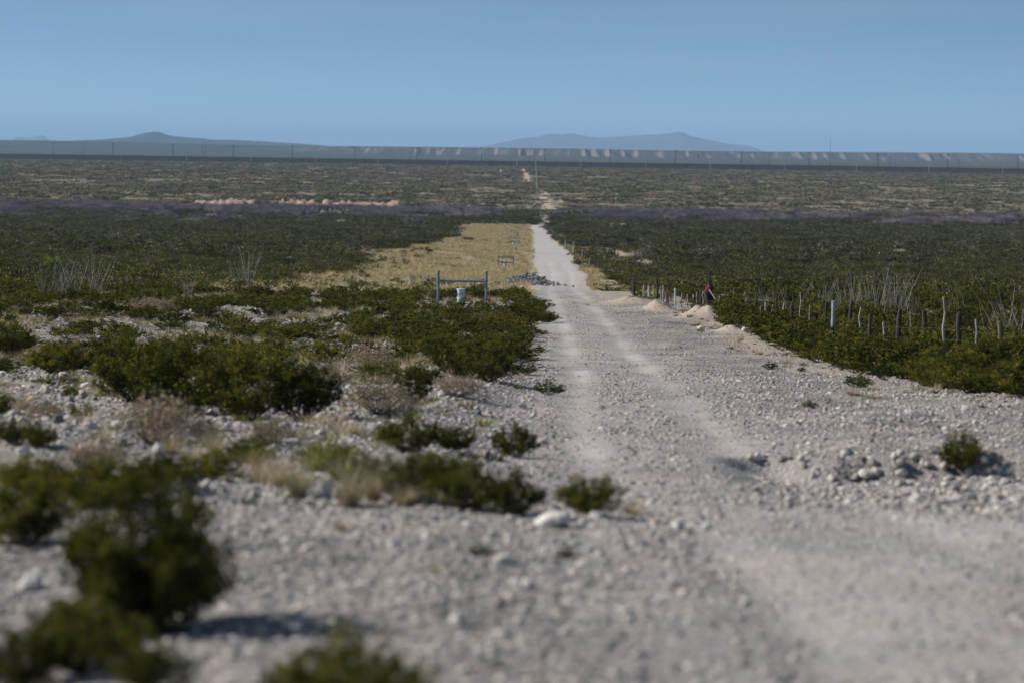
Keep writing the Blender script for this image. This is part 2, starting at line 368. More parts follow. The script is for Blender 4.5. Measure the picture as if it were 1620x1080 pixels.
def strip_left(y): return -19.5 - 2.0 * np.sin(y / 60.0) + 4 * sstep(300, 900, y) + 9 * (fbm(y / 22, y * 0, 75, 4) - 0.5)
def z_straw(x, y):
    inside = sstep(-1.0, 1.5, x - strip_left(y)) * sstep(0.3, -0.8, x - (road_x(y) - road_w(y))) * sstep(225, 290, y + 50 * (fbm(x / 5, y / 16, 76, 3) - 0.5)) * (1 - sstep(915, 930, y))
    right = np.exp(-((x - road_x(y) - road_w(y) - 0.8) / 0.7) ** 2) * sstep(200, 260, y) * (1 - sstep(900, 930, y)) * 0.6
    return np.clip(np.maximum(inside * (0.25 + 1.1 * fbm(x / 3, y / 9, 77, 3)), right), 0, 1)
def z_tan(x, y):
    a = np.zeros_like(x)
    for (mx, my, sx, sy, h) in MOUNDS[:4]:
        a = np.maximum(a, np.exp(-(((x - mx) / (sx * 1.3)) ** 2 + ((y - my) / (sy * 1.4)) ** 2)) * 1.5)
    a = np.maximum(a, 0.5 * sstep(6.8, 7.8, x) * (1 - sstep(9.5, 11, x)) * sstep(40, 70, y) * (1 - sstep(200, 260, y)))
    a = np.maximum(a, 0.7 * sstep(1.5, 2.2, x - road_x(y) ) * (1 - sstep(9, 11, x)) * sstep(130, 160, y) * (1 - sstep(250, 400, y)) * fbm(x / 2, y / 6, 81, 3) * 1.4)
    # side trail beyond the fence and clearings in the left scrub
    a = np.maximum(a, np.exp(-((x - trail_x(y)) / 1.3) ** 2) * 1.6 * sstep(375, 385, y) * (1 - sstep(530, 545, y)) * (fbm(x * 0, y / 16, 84, 2) > 0.3))
    return np.clip(a, 0, 1)
def trail_x(y): return np.interp(y, [380, 400, 450, 530], [18.4, 18.1, 17.3, 16.7])
def ftrack_x(y): return np.interp(y, [900, 1050, 1200, 1450, 1800, 2100, 2900], [9.5, 11.5, 13.5, 15.5, 13.0, 10.0, 12.5])
def z_red(x, y, only=False):
    a = np.exp(-((y - 1170 - 8 * np.sin(x / 9)) / 16) ** 2) * ((np.abs(x + 118) < 12) | ((x > -97) & (x < -47))) * (fbm(x / 7, y / 12, 83, 3) > 0.33)
    f = np.exp(-((x - ftrack_x(y)) / 2.0) ** 2) * sstep(925, 935, y) * (1 - sstep(2850, 2950, y)) * (0.35 + 1.2 * (fbm(x * 0, y / 60, 86, 3) > 0.46))
    b = np.exp(-((x - 14.6 - 1.2 * np.sin(y / 30)) / 1.8) ** 2) * sstep(1140, 1170, y) * (1 - sstep(1400, 1450, y))
    b2 = np.exp(-((x - 21.0 - 0.004 * (y - 1150)) / 1.4) ** 2) * sstep(1120, 1150, y) * (1 - sstep(1330, 1400, y)) * 0.8
    c = np.exp(-((x - 1.6) / 3.0) ** 2) * sstep(1045, 1055, y) * (1 - sstep(1110, 1130, y))
    d = np.exp(-((x - 10.5 + 0.004 * (y - 2000)) / 4.0) ** 2) * sstep(1900, 2000, y) * (1 - sstep(2750, 2900, y))
    e = np.exp(-((y - 1950 - 0.02 * x) / 40) ** 2) * sstep(240, 270, x) * (1 - sstep(1500, 1600, x)) * 0.7
    return np.clip(np.maximum.reduce([a] + ([] if only else [b, b2, c, d, e, f])), 0, 1)

# the ground sheet: rows grow with distance, columns fine in the valley ahead and coarse elsewhere
rows = np.concatenate([[0.5], np.geomspace(3.0, 14, 60), np.geomspace(14, 160, 520)[1:], np.geomspace(160, 3300, 330)[1:], np.geomspace(3300, 48000, 60)[1:]])
ang = np.concatenate([np.linspace(-math.pi, -0.32, 60)[:-1], np.linspace(-0.32, -0.215, 40)[:-1], np.linspace(-0.215, 0.215, 560), np.linspace(0.215, 0.32, 40)[1:], np.linspace(0.32, math.pi, 60)[1:]])
RR, AA = np.meshgrid(rows, ang[:-1], indexing='ij')
GX = RR * np.sin(AA); GY = RR * np.cos(AA)
GZ = ground(GX, GY)
GZ = GZ + 5.0 * z_red(GX, GY, True) * fbm(GX / 1.4, GY / 7, 85, 4) ** 1.6
nr, nc = RR.shape
idx = np.arange(nr * nc).reshape(nr, nc)
q = np.stack([idx[:-1], np.roll(idx, -1, 1)[:-1], np.roll(idx, -1, 1)[1:], idx[1:]], -1).reshape(-1, 4)[:, ::-1]
gm = new_mesh('ground', np.stack([GX, GY, GZ], -1).reshape(-1, 3), q, ground_mat(), smooth=True)
gx, gy = GX.ravel(), GY.ravel()
plainmask = np.clip(sstep(150, 200, gy) * (1 - ((gx > strip_left(gy)) & (gx < 9.5) & (gy < 930))) + (sstep(935, 950, gy)) + (np.hypot(gx, gy) > 3300) + (gy < -20), 0, 1)
plainmask = np.maximum(plainmask, 0.5 * sstep(10, 12, gx) * sstep(40, 60, gy))
for nm, val in (('road', z_road(gx, gy)), ('straw', z_straw(gx, gy)), ('plain', plainmask), ('tan', np.maximum(z_tan(gx, gy), z_red(gx, gy) - z_red(gx, gy, True))), ('redrock', z_red(gx, gy, True)), ('beyond', sstep(3150, 3300, np.hypot(gx, gy)) + 0 * gx)):
    a = gm.attributes.new(nm, 'FLOAT', 'POINT'); a.data.foreach_set('value', np.asarray(val, np.float32))
tag(link('ground', gm), 'pale stony desert floor sloping down to a wide plain', kind='structure')

# ------------------------------------------------------------------ far landforms
def hill_mat(name, face, face2, top, lo=0.72, hi=0.93, sc=0.03):
    m, t, out = nt(name)
    g = N(t, 'ShaderNodeNewGeometry'); tcn = N(t, 'ShaderNodeTexCoord')
    sp = N(t, 'ShaderNodeSeparateXYZ'); t.links.new(g.outputs['Normal'], sp.inputs[0])
    nz = noise(t, tcn.outputs['Object'], 0.004, 6, 0.65)
    nz2 = noise(t, tcn.outputs['Object'], sc, 5, 0.7)
    f = mixc(t, mapr(t, nz2, 0.4, 0.6), face, face2)
    c = mixc(t, mapr(t, sp.outputs['Z'], lo, hi), f, mixc(t, mapr(t, nz, 0.4, 0.6), top, tuple(0.7 * v for v in top)))
    d = N(t, 'ShaderNodeBsdfDiffuse'); t.links.new(c, d.inputs['Color']); t.links.new(d.outputs[0], out.inputs['Surface']); return m
def ridge_land(name, pts, d, base, depth, mat, label, seed, nx=420, ny=60, rough=0.25, crinkle=1.0):
    """pts: silhouette (px, py) -> a ridge with gullied flanks standing d metres away"""
    X = []; Z = []
    for px, py in pts:
        v = ray(px, py, d); X.append(v.x); Z.append(v.z)
    X = np.array(X); Z = np.array(Z)
    xs = np.linspace(X[0] - 0.02 * (X[-1] - X[0]), X[-1] + 0.02 * (X[-1] - X[0]), nx)
    crest = np.maximum(np.interp(xs, X, Z, left=base - 5, right=base - 5) - base, 0.0)
    crest = crest * (1 + 0.16 * (fbm(xs / (depth * 0.16), xs * 0, seed + 9, 4) - 0.5))
    ys = np.linspace(-1, 1, ny)
    A, B = np.meshgrid(xs, ys, indexing='ij')
    H = np.repeat(crest[:, None], ny, 1)
    L = depth * 0.5
    gul = np.abs(fbm(A / L * 2.4, B * 0.8 + 3, seed, 4) - 0.5) * 2
    fall = np.clip(1 - np.abs(B) ** 1.1, 0, 1)
    hh = H * fall * (1 - rough * crinkle * (1 - fall) * 2.2 * gul) + H * 0.10 * (fbm(A / L * 9, B * 5, seed + 5, 3) - 0.5) * (1 - fall)
    V = np.stack([A, d + B * depth, base - 4 + np.maximum(hh, 0)], -1).reshape(-1, 3)
    i = np.arange(nx * ny).reshape(nx, ny)
    F = np.stack([i[:-1, :-1], i[1:, :-1], i[1:, 1:], i[:-1, 1:]], -1).reshape(-1, 4)
    return tag(link(name, new_mesh(name, V, F, mat, smooth=True)), label, kind='structure')
M_MTN = hill_mat('bare mountain rock', (0.09, 0.085, 0.08), (0.15, 0.135, 0.12), (0.11, 0.11, 0.095))
M_HILL = hill_mat('dark distant hill', (0.06, 0.06, 0.055), (0.10, 0.095, 0.08), (0.06, 0.065, 0.05))
ridge_land('mountain_range', [(755, 238), (757, 233), (775, 229), (790, 225.5), (815, 220), (835, 217.5), (850, 216), (862, 212), (872, 210.5), (890, 212), (905, 210.5), (920, 213), (935, 215.5), (950, 217.5), (975, 215.5), (1000, 214.5), (1020, 213), (1035, 212.5), (1045, 211), (1060, 209), (1075, 207.5), (1083, 210), (1092, 214), (1110, 218), (1130, 222.5), (1150, 226.5), (1175, 230), (1190, 232), (1205, 238), (1215, 241)],
           30000, -20, 2600, M_MTN, 'pale blue mountain range on the horizon right of centre', 101, 500, 60, 0.35)
ridge_land('distant_hill', [(60, 228), (90, 224), (115, 222), (150, 219.5), (185, 217.5), (205, 216), (220, 212.5), (232, 209.5), (243, 208), (252, 209), (262, 212.5), (275, 214.5), (300, 215.5), (330, 219), (345, 220), (370, 220), (420, 223), (460, 225.5), (500, 228), (540, 231.5), (600, 236)],
           15000, -20, 1500, M_HILL, 'long low blue hill with a small dark summit on the left horizon', 131, 400, 50, 0.2)
ridge_land('far_mesa', [(22, 228), (27, 217), (36, 216.5), (44, 218), (52, 216), (62, 213), (68, 213.5), (72, 217), (76, 228)],
           38000, -20, 900, M_MTN, 'tiny pale mesa at the far left edge of the horizon', 151, 90, 24, 0.3)
# bluffs: an eroded escarpment across the whole far side of the plain
nx, ny = 1500, 70
xs = np.linspace(-2900, 3000, nx); ys = np.linspace(7000, 9600, ny) 
A, B = np.meshgrid(xs, ys, indexing='ij')
pxs = 810 + A / 8000 * FPX
topz = 5.0 + 5 * (fbm(A / 500, A * 0, 161, 3) - 0.5) + 7 * sstep(330, 0, pxs) + 3 * sstep(1150, 1620, pxs)
edge = 7450 + 420 * (fbm(A / 700, A * 0 + 5, 163, 4) - 0.5) + (60 + 230 * fbm(A / 260, A * 0, 169, 3)) * np.abs(fbm(A / 34, B / 300 + 9, 165, 5) - 0.5)
edge = edge + 500 * sstep(560, 380, pxs)
steep = 150 + 120 * fbm(A / 80, A * 0, 168, 3) + 900 * sstep(620, 420, pxs)
t1 = sstep(0, 1, (B - edge) / steep)
talus = 0.16 * sstep(-400, 0, B - edge)
Z = -20 + (topz + 20) * np.clip(talus + (1 - 0.16) * t1, 0, 1) + 3.5 * (fbm(A / 30, B / 60, 167, 3) - 0.5) * (t1 < 0.98) - 3.0 * (B > 9500)
i = np.arange(nx * ny).reshape(nx, ny)
F = np.stack([i[:-1, :-1], i[1:, :-1], i[1:, 1:], i[:-1, 1:]], -1).reshape(-1, 4)
tag(link('bluffs', new_mesh('bluffs', np.stack([A, B, Z], -1).reshape(-1, 3), F, hill_mat('red and grey bluffs', (0.19, 0.155, 0.15), (0.125, 0.115, 0.12), (0.075, 0.075, 0.06), 0.95, 0.9995, 0.018), smooth=False)),
    'line of eroded reddish bluffs across the far side of the plain', kind='structure')

# ------------------------------------------------------------------ plant builders (numpy leaf clouds)
def tri_leaves(P, D, size, width=0.4, jitter=0.6, r=rng):
    """one small pointed leaf per point P pointing along D"""
    n = len(P); D = D + r.normal(0, jitter, (n, 3)); D /= np.linalg.norm(D, axis=1)[:, None] + 1e-9
    S = np.cross(D, r.normal(0, 1, (n, 3))); S /= np.linalg.norm(S, axis=1)[:, None] + 1e-9
    L = (size * r.uniform(0.6, 1.35, n))[:, None]
    a = P - D * L * 0.15; b = P + D * L * 0.45 + S * L * width; c = P + D * L; d = P + D * L * 0.45 - S * L * width
    V = np.stack([a, b, c, d], 1).reshape(-1, 3); F = np.arange(4 * n).reshape(n, 4)
    return V, F
def stems_for(h, w, n, r, droop=0.25, lift=1.0):
    out = []
    for k in range(n):
        az = r.uniform(0, 2 * math.pi); rad = w * 0.5 * math.sqrt(r.uniform(0.02, 1))
        top = h * (1 - 0.55 * (rad / (w * 0.5)) ** 2.2) * r.uniform(0.72, 1.08)
        b = np.array([math.cos(az), math.sin(az), 0]) * r.uniform(0, 0.08) * w
        e = np.array([math.cos(az) * rad, math.sin(az) * rad, top * lift]) + r.normal(0, 0.04 * h, 3)
        mid = b * 0.4 + e * 0.6; mid[2] = e[2] * r.uniform(0.38, 0.55)
        ts = np.linspace(0, 1, 6)[:, None]
        out.append((1 - ts) ** 2 * b + 2 * ts * (1 - ts) * mid + ts ** 2 * e)
    return out
def bush_meshes(name, h, w, nst, nclump, nleaf, leaf, seed, leafmat, stemmat, joined=False, clump=0.11, stemr=0.008, low=0.3, sides=4):
    r = np.random.default_rng(seed)
    st = stems_for(h, w, nst, r); mb = MB(); P = []; D = []
    for s in st:
        mb.tube([tuple(p) for p in s], [stemr * (1 - 0.16 * i) for i in range(6)], sides, 0, False)
    for k in range(nclump):
        s = st[r.integers(len(st))]; t = low + (1 - low) * r.uniform(0, 1) ** 0.6
        i = min(int(t * 5), 4); p = s[i] + (s[i + 1] - s[i]) * (t * 5 - i)
        side = r.normal(0, 1, 3); side[2] = abs(side[2]) * 0.5; side /= np.linalg.norm(side)
        p2 = p + side * clump * h * r.uniform(0.3, 1.5)
        if nclump <= 700: mb.tube([tuple(p), tuple(p2)], [stemr * 0.45, stemr * 0.2], 3, 0, False)
        m = max(2, int(nleaf / nclump * r.uniform(0.5, 1.5)))
        q = p + (p2 - p) * r.uniform(0.2, 1.15, m)[:, None] + r.normal(0, clump * h * 0.30, (m, 3))
        P.append(q); D.append(np.tile(side * 0.5 + np.array([0, 0, 0.6]), (m, 1)))
    P = np.concatenate(P); D = np.concatenate(D); P[:, 2] = np.maximum(P[:, 2], 0.01)
    V, F = tri_leaves(P, D, leaf, 0.38, 0.6, r)
    if not joined:
        return mb.mesh('branches', stemmat), new_mesh('foliage', V, F, leafmat)
    sv = np.array(mb.v); sf = np.array(mb.f)
    return new_mesh(name, np.concatenate([sv, V]), np.concatenate([sf, F + len(sv)]), [stemmat, leafmat], [0] * len(sf) + [1] * len(F))
def far_bush(name, h, w, n, leaf, seed, mat, bare=0.0):
    """low detail bush: leaf tufts on a lumpy dome"""
    r = np.random.default_rng(seed)
    k = 9; cen = np.stack([r.uniform(-0.36, 0.36, k) * w, r.uniform(-0.36, 0.36, k) * w, r.uniform(0.25, 0.8, k) * h], 1)
    c = cen[r.integers(k, size=n)]; q = r.normal(0, 1, (n, 3)); q /= np.linalg.norm(q, axis=1)[:, None]
    P = c + q * r.uniform(0.4, 1.0, (n, 1)) * np.array([w * 0.25, w * 0.25, h * 0.27]); P[:, 2] = np.clip(P[:, 2], 0.02, None)
    V, F = tri_leaves(P, q + np.array([0, 0, 0.5]), leaf, 0.45, 0.5, r)
    return V, F
def grass_mesh(name, h, spread, n, seed, mat, width=0.006, lean=0.5, seg=3):
    r = np.random.default_rng(seed)
    az = r.uniform(0, 2 * math.pi, n); rad = spread * 0.35 * np.sqrt(r.uniform(0, 1, n)); L = h * r.uniform(0.45, 1.1, n); ln = lean * r.uniform(0.1, 1.0, n)
    side = np.stack([-np.sin(az + r.normal(0, 1.2, n)), np.cos(az), az * 0], 1); V = []; F = []
    for s in range(seg + 1):
        t = s / seg; c = np.stack([np.cos(az) * (rad + L * ln * t ** 1.7), np.sin(az) * (rad + L * ln * t ** 1.7), L * (t - 0.25 * ln * t * t)], 1)
        w = width * (1 - 0.85 * t)
        V += [c - side * w, c + side * w]
    V = np.stack(V, 1); k = V.shape[1]
    base = (np.arange(n) * k)[:, None]
    F = np.concatenate([base + np.array([[2 * s, 2 * s + 1, 2 * s + 3, 2 * s + 2]]) for s in range(seg)])
    return new_mesh(name, V.reshape(-1, 3), F, mat)
def rock_mesh(name, seed, mat, sub=2, flat=0.65, sharp=0.22):
    import bmesh
    bm = bmesh.new(); bmesh.ops.create_icosphere(bm, subdivisions=sub, radius=0.5)
    r = np.random.default_rng(seed); pl = r.normal(0, 1, (9, 3)); pl /= np.linalg.norm(pl, axis=1)[:, None]; dd = r.uniform(0.30, 0.46, 9)
    for v in bm.verts:
        c = np.array(v.co)
        for a, b in zip(pl, dd):
            k = c @ a - b
            if k > 0: c = c - a * k * 0.92
        c = c * (1 + r.normal(0, sharp * 0.12)); c[2] *= flat
        v.co = Vector(c)
    me = bpy.data.meshes.new(name); bm.to_mesh(me); bm.free(); me.materials.append(mat); return me

# ------------------------------------------------------------------ scatter with geometry nodes (stuff)
SRC = {}
def source_collection(name, meshes):
    c = bpy.data.collections.new(name)
    for i, m in enumerate(meshes):
        o = bpy.data.objects.new('%s_%02d' % (name, i), m); c.objects.link(o)
    return c
def scatter(name, label, P, rot, scl, pick, coll, kind='stuff'):
    me = bpy.data.meshes.new(name); n = len(P)
    me.vertices.add(n); me.vertices.foreach_set('co', np.asarray(P, np.float32).ravel())
    a = me.attributes.new('rot', 'FLOAT_VECTOR', 'POINT'); a.data.foreach_set('vector', np.asarray(rot, np.float32).ravel())
    a = me.attributes.new('scl', 'FLOAT_VECTOR', 'POINT'); a.data.foreach_set('vector', np.asarray(scl, np.float32).ravel())
    a = me.attributes.new('pick', 'INT', 'POINT'); a.data.foreach_set('value', np.asarray(pick, np.int32))
    o = link(name, me)
    ng = bpy.data.node_groups.new(name + ' scatter', 'GeometryNodeTree')
    ng.interface.new_socket('Geometry', in_out='INPUT', socket_type='NodeSocketGeometry'); ng.interface.new_socket('Geometry', in_out='OUTPUT', socket_type='NodeSocketGeometry')
    gi = ng.nodes.new('NodeGroupInput'); go = ng.nodes.new('NodeGroupOutput')
    m2p = ng.nodes.new('GeometryNodeMeshToPoints'); ip = ng.nodes.new('GeometryNodeInstanceOnPoints'); ci = ng.nodes.new('GeometryNodeCollectionInfo')
    ci.inputs['Collection'].default_value = coll; ci.inputs['Separate Children'].default_value = True; ci.inputs['Reset Children'].default_value = True
    def at_(nm, ty): k = ng.nodes.new('GeometryNodeInputNamedAttribute'); k.data_type = ty; k.inputs['Name'].default_value = nm; return [s for s in k.outputs if s.enabled and s.name == 'Attribute'][0]
    er = ng.nodes.new('FunctionNodeEulerToRotation')
    L = ng.links.new
    L(gi.outputs[0], m2p.inputs['Mesh']); L(m2p.outputs[0], ip.inputs['Points']); L(ci.outputs[0], ip.inputs['Instance'])
    ip.inputs['Pick Instance'].default_value = True; L(at_('pick', 'INT'), ip.inputs['Instance Index'])
    L(at_('rot', 'FLOAT_VECTOR'), er.inputs[0]); L(er.outputs[0], ip.inputs['Rotation']); L(at_('scl', 'FLOAT_VECTOR'), ip.inputs['Scale'])
    L(ip.outputs[0], go.inputs[0])
    md = o.modifiers.new('scatter', 'NODES'); md.node_group = ng
    return tag(o, label, kind=kind)
def zrot(n, tilt=0.0): return np.stack([rng.normal(0, tilt, n) if tilt else np.zeros(n), rng.normal(0, tilt, n) if tilt else np.zeros(n), rng.uniform(0, 2 * math.pi, n)], 1)
def wedge(d0, d1, n, half=0.27, power=1.0):
    """n random ground points between two distances, spread over the valley ahead"""
    u = rng.uniform(0, 1, n); d = np.sqrt(d0 ** 2 + u * (d1 ** 2 - d0 ** 2)); x = rng.uniform(-half, half, n) * d
    return x, d

# ------------------------------------------------------------------ gravel
stones = [rock_mesh('stone', 300 + i, M_STONE, 1, 0.55 + 0.05 * i, 0.5) for i in range(8)]
C_STONE = source_collection('stone_variant', stones)
def stone_density(x, y):
    r = z_road(x, y)
    d = 0.55 + 0.9 * fbm(x / 1.6, y / 2.6, 91, 3) ** 1.6
    d = d * (1 - 0.80 * r)
    coarse = sstep(2.3, 3.4, x) * sstep(20, 22.5, y) * (1 - sstep(30.5, 32, y)) + sstep(0.2, -1.2, x) * sstep(24, 34, y) * (1 - sstep(110, 150, y))
    return np.clip(d, 0, 1), np.clip(coarse, 0, 1)
xs_, ys_, ss_ = [], [], []
for d0, d1, n, smin, smax in ((8, 24, 52000, 0.012, 0.085), (20, 40, 70000, 0.014, 0.085), (38, 70, 130000, 0.018, 0.10), (68, 160, 150000, 0.03, 0.10)):
    x, y = wedge(d0, d1, n, 0.21)
    den, co = stone_density(x, y)
    keep = (rng.uniform(0, 1, n) < den) & (x < 10.5) & (x > -30)
    x, y, co = x[keep], y[keep], co[keep]
    s = smin * (smax / smin) ** (rng.uniform(0, 1, len(x)) ** 3.1) * (1 + 0.9 * co * rng.uniform(0, 1, len(x)))
    s = np.where(z_road(x, y) > 0.35, s * 0.62, s)
    xs_.append(x); ys_.append(y); ss_.append(s)
x = np.concatenate(xs_); y = np.concatenate(ys_); s = np.concatenate(ss_)
n = len(x)
scatter('gravel', 'loose grey and whitish gravel strewn over the track and verges', np.stack([x, y, ground(x, y) + s * 0.02], 1), np.stack([rng.normal(0, 0.35, n), rng.normal(0, 0.35, n), rng.uniform(0, 6.28, n)], 1),
        np.stack([s * rng.uniform(0.8, 1.4, n), s * rng.uniform(0.8, 1.2, n), s * rng.uniform(0.6, 1.15, n)], 1), rng.integers(0, 8, n), C_STONE)
# ------------------------------------------------------------------ hillside scrub and plain scrub (stuff)
def patch_mesh(name, size, n, hs, ws, nl, leaf, seed, mats, weights):
    r = np.random.default_rng(seed); Vs, Fs, Ms = [], [], []; b = 0
    for k in range(n):
        h = r.uniform(*hs); w = r.uniform(*ws)
        V, F = far_bush('', h, w, int(nl * r.uniform(0.7, 1.3)), leaf, seed * 100 + k, None)
        V = V + np.array([r.uniform(-0.5, 0.5) * size, r.uniform(-0.5, 0.5) * size, 0])
        Vs.append(V); Fs.append(F + b); b += len(V); Ms += [r.choice(len(mats), p=weights)] * len(F)
    return new_mesh(name, np.concatenate(Vs), np.concatenate(Fs), mats, Ms)
C_HILL = source_collection('hillside_patch', [patch_mesh('hillside_patch', 5.0, 11, (0.35, 1.0), (0.9, 1.9), 150, 0.10, 400 + i, [M_SCRUB, M_CREO, M_GREYSCRUB], [0.50, 0.36, 0.14]) for i in range(5)])
C_HILLFAR = source_collection('upper_patch', [patch_mesh('upper_patch', 6.0, 14, (0.4, 1.15), (1.0, 2.0), 70, 0.20, 420 + i, [M_SCRUB, M_CREO, M_GREYSCRUB], [0.66, 0.18, 0.16]) for i in range(4)])
C_PLAIN = source_collection('plain_patch', [patch_mesh('plain_patch', 7.0, 6, (0.35, 1.0), (1.2, 2.6), 60, 0.30, 440 + i, [M_FARSCRUB, M_SCRUB, M_GREYSCRUB, M_DRY], w) for i, w in enumerate(([0.9, 0.0, 0.1, 0], [0.4, 0.6, 0.0, 0], [0.1, 0.0, 0.8, 0.1], [0.8, 0.2, 0.0, 0], [0.1, 0.0, 0.3, 0.6]))])

def wall_y(x): return 3060 - 0.55 * x * (1 + 0.00003 * x)
def free(x, y, m):
    m = m + np.where((x > 0) & (y < 330), 2.2, 0)
    ok = ~((x > strip_left(y) - m) & (x < 9.6 + m) & (y < 935))
    ok &= ~((np.abs(x - ftrack_x(y)) < 1.2 + m * 0.8) & (y > 930) & (y < 1200))
    ok &= np.abs(x - trail_x(y)) > np.where((y > 362) & (y < 540), 1.3 + 0.8 * m, 0)
    return ok
def do_scatter(name, label, d0, d1, n, coll, nvar, m, dens, smin=0.8, smax=1.25, half=0.27, lift=-0.04):
    x, y = wedge(d0, d1, n, half); keep = free(x, y, m) & (rng.uniform(0, 1, n) < dens(x, y)); x, y = x[keep], y[keep]; n = len(x)
    s = rng.uniform(smin, smax, n)
    return scatter(name, label, np.stack([x, y, ground(x, y, False) + lift], 1), zrot(n), np.stack([s, s, s * rng.uniform(0.8, 1.15, n)], 1), rng.integers(0, nvar, n), coll)
do_scatter('hillside_scrub', 'dense dark green creosote scrub covering the slope on both sides of the cleared strip', 150, 420, 6500, C_HILL, 5, 2.0, lambda x, y: 0.95 * sstep(0.30, 0.62, fbm(x / 8, y / 20, 201, 4)) + 0.1)
do_scatter('lower_slope_scrub', 'dark green scrub on the lower slope below the track', 400, 1110, 27000, C_HILLFAR, 4, 2.6, lambda x, y: 0.85 * sstep(0.30, 0.65, fbm(x / 14, y / 45, 203, 4)) + 0.12)
def plaindens(x, y):
    d = sstep(0.34, 0.60, fbm(x / 11, y / 40, 205, 4)) * (0.30 + 0.8 * fbm(x / 300, y / 420, 207, 2)) + 0.10
    d = d * (wall_y(x) - y > 45)
    return d * (1 - np.clip(z_red(x, y) * 2, 0, 1)) * (0.85 + 0.6 * sstep(2300, 3000, y))
do_scatter('plain_scrub', 'grey green desert scrub dotting the wide plain below the border wall', 1060, 3150, 92000, C_PLAIN, 5, 0, plaindens, 0.7, 1.3, 0.25)

def mesquite(seed):
    r = np.random.default_rng(seed); mb = MB()
    for t in range(7):
        bx, by = r.uniform(-4, 4, 2); h = r.uniform(1.7, 3.1)
        for k in range(16):
            a = r.uniform(0, 6.28); e = np.array([bx + math.cos(a) * r.uniform(0.3, 1.9), by + math.sin(a) * r.uniform(0.3, 1.9), h * r.uniform(0.6, 1.05)])
            b = np.array([bx, by, 0]); m = b * 0.5 + e * 0.5 + r.normal(0, 0.22, 3)
            mb.tube([tuple(b), tuple(m), tuple(e)], [0.07, 0.045, 0.015], 3, 0, False)
            for q in range(7):
                c = m + (e - m) * r.uniform(0, 1); f = c + r.normal(0, 0.42, 3) + np.array([0, 0, 0.35])
                mb.tube([tuple(c), tuple(f)], [0.03, 0.015], 3, 0, False)
    return mb.mesh('mesquite_patch', [M_MESQ])
C_MESQ = source_collection('mesquite_patch', [mesquite(500 + i) for i in range(4)])
do_scatter('mesquite_thicket', 'band of bare purplish grey mesquite along the valley bottom', 990, 1115, 6500, C_MESQ, 4, 1.0,
           lambda x, y: 1.0 * sstep(0.28, 0.58, fbm(x / 17, y / 45, 211, 4)) * (1 - np.exp(-((x - 1.6) / 4.0) ** 2)) * sstep(985, 1060, y + 60 * (fbm(x / 30, x * 0, 212, 3) - 0.5)) * (1 - np.clip(z_red(x, y) * 2, 0, 1)), 0.45, 0.8)
x, y = wedge(800, 1000, 2200, 0.27)
k = (x < -30) & (rng.uniform(0, 1, len(x)) < 0.6 * sstep(780, 1000, y) * sstep(0.4, 0.6, fbm(x / 25, y / 60, 214, 3))); x, y = x[k], y[k]; n = len(x); s = rng.uniform(0.4, 0.7, n)
scatter('mesquite_fringe', 'scattered bare mesquite mixed into the left slope scrub', np.stack([x, y, ground(x, y, False) - 0.05], 1), zrot(n), np.stack([s, s, s * 0.8], 1), rng.integers(0, 4, n), C_MESQ)

# golden grass of the cleared strip
C_TUFT = source_collection('field_tuft', [grass_mesh('field_tuft', 0.5, 0.7, 60, 520 + i, M_FIELD, 0.016, 0.9, 2) for i in range(5)])
x = rng.uniform(-26, 12, 90000); y = 150 + (930 - 150) * rng.uniform(0, 1, len(x)) ** 1.15
k = (rng.uniform(0, 1, len(x)) < z_straw(x, y) * sstep(0.35, 0.62, fbm(x / 2.2, y / 7, 213, 3))) | ((y < 300) & (x > -20) & (x < 1.5) & (rng.uniform(0, 1, len(x)) < 0.16 * fbm(x / 3, y / 7, 214, 2)))
k &= (z_road(x, y) < 0.15); x, y = x[k], y[k]; n = len(x); s = rng.uniform(0.5, 1.25, n)
scatter('golden_grass', 'golden dry grass tufts filling the cleared strip left of the track', np.stack([x, y, ground(x, y) - 0.02], 1), zrot(n), np.stack([s * 1.2, s * 1.2, s], 1), rng.integers(0, 5, n), C_TUFT)
# little green and dry weeds between the stones
C_WEED = source_collection('weed_variant', [grass_mesh('weed', 0.16, 0.22, 30, 540, M_GREENGRASS, 0.008, 1.0, 2), grass_mesh('weed', 0.14, 0.2, 30, 541, M_STRAW, 0.007, 1.0, 2),
                                           grass_mesh('weed', 0.12, 0.25, 34, 542, M_DRY, 0.007, 1.3, 2), grass_mesh('weed', 0.12, 0.3, 40, 543, M_GREEN, 0.012, 1.3, 2)])
x, y = wedge(11, 260, 30000, 0.2)
k = (rng.uniform(0, 1, len(x)) < np.clip(1.6 * (fbm(x / 2.0, y / 3.5, 215, 3) - 0.42) * sstep(0.3, -0.9, x - road_x(y) + road_w(y)) + 0.5 * sstep(6.6, 7.8, x) * (x < 10) * (fbm(x / 2, y / 4, 216, 2) > 0.5) + 0.004, 0, 1) * (1 - z_road(x, y)) * sstep(18, 26, y))
x, y = x[k], y[k]; n = len(x); s = rng.uniform(0.5, 1.3, n) * np.where(y > 120, 1.6, 1)
scatter('weeds', 'small green and straw coloured weeds among the stones', np.stack([x, y, ground(x, y) - 0.01], 1), zrot(n), np.stack([s, s, s], 1), rng.integers(0, 4, n), C_WEED)

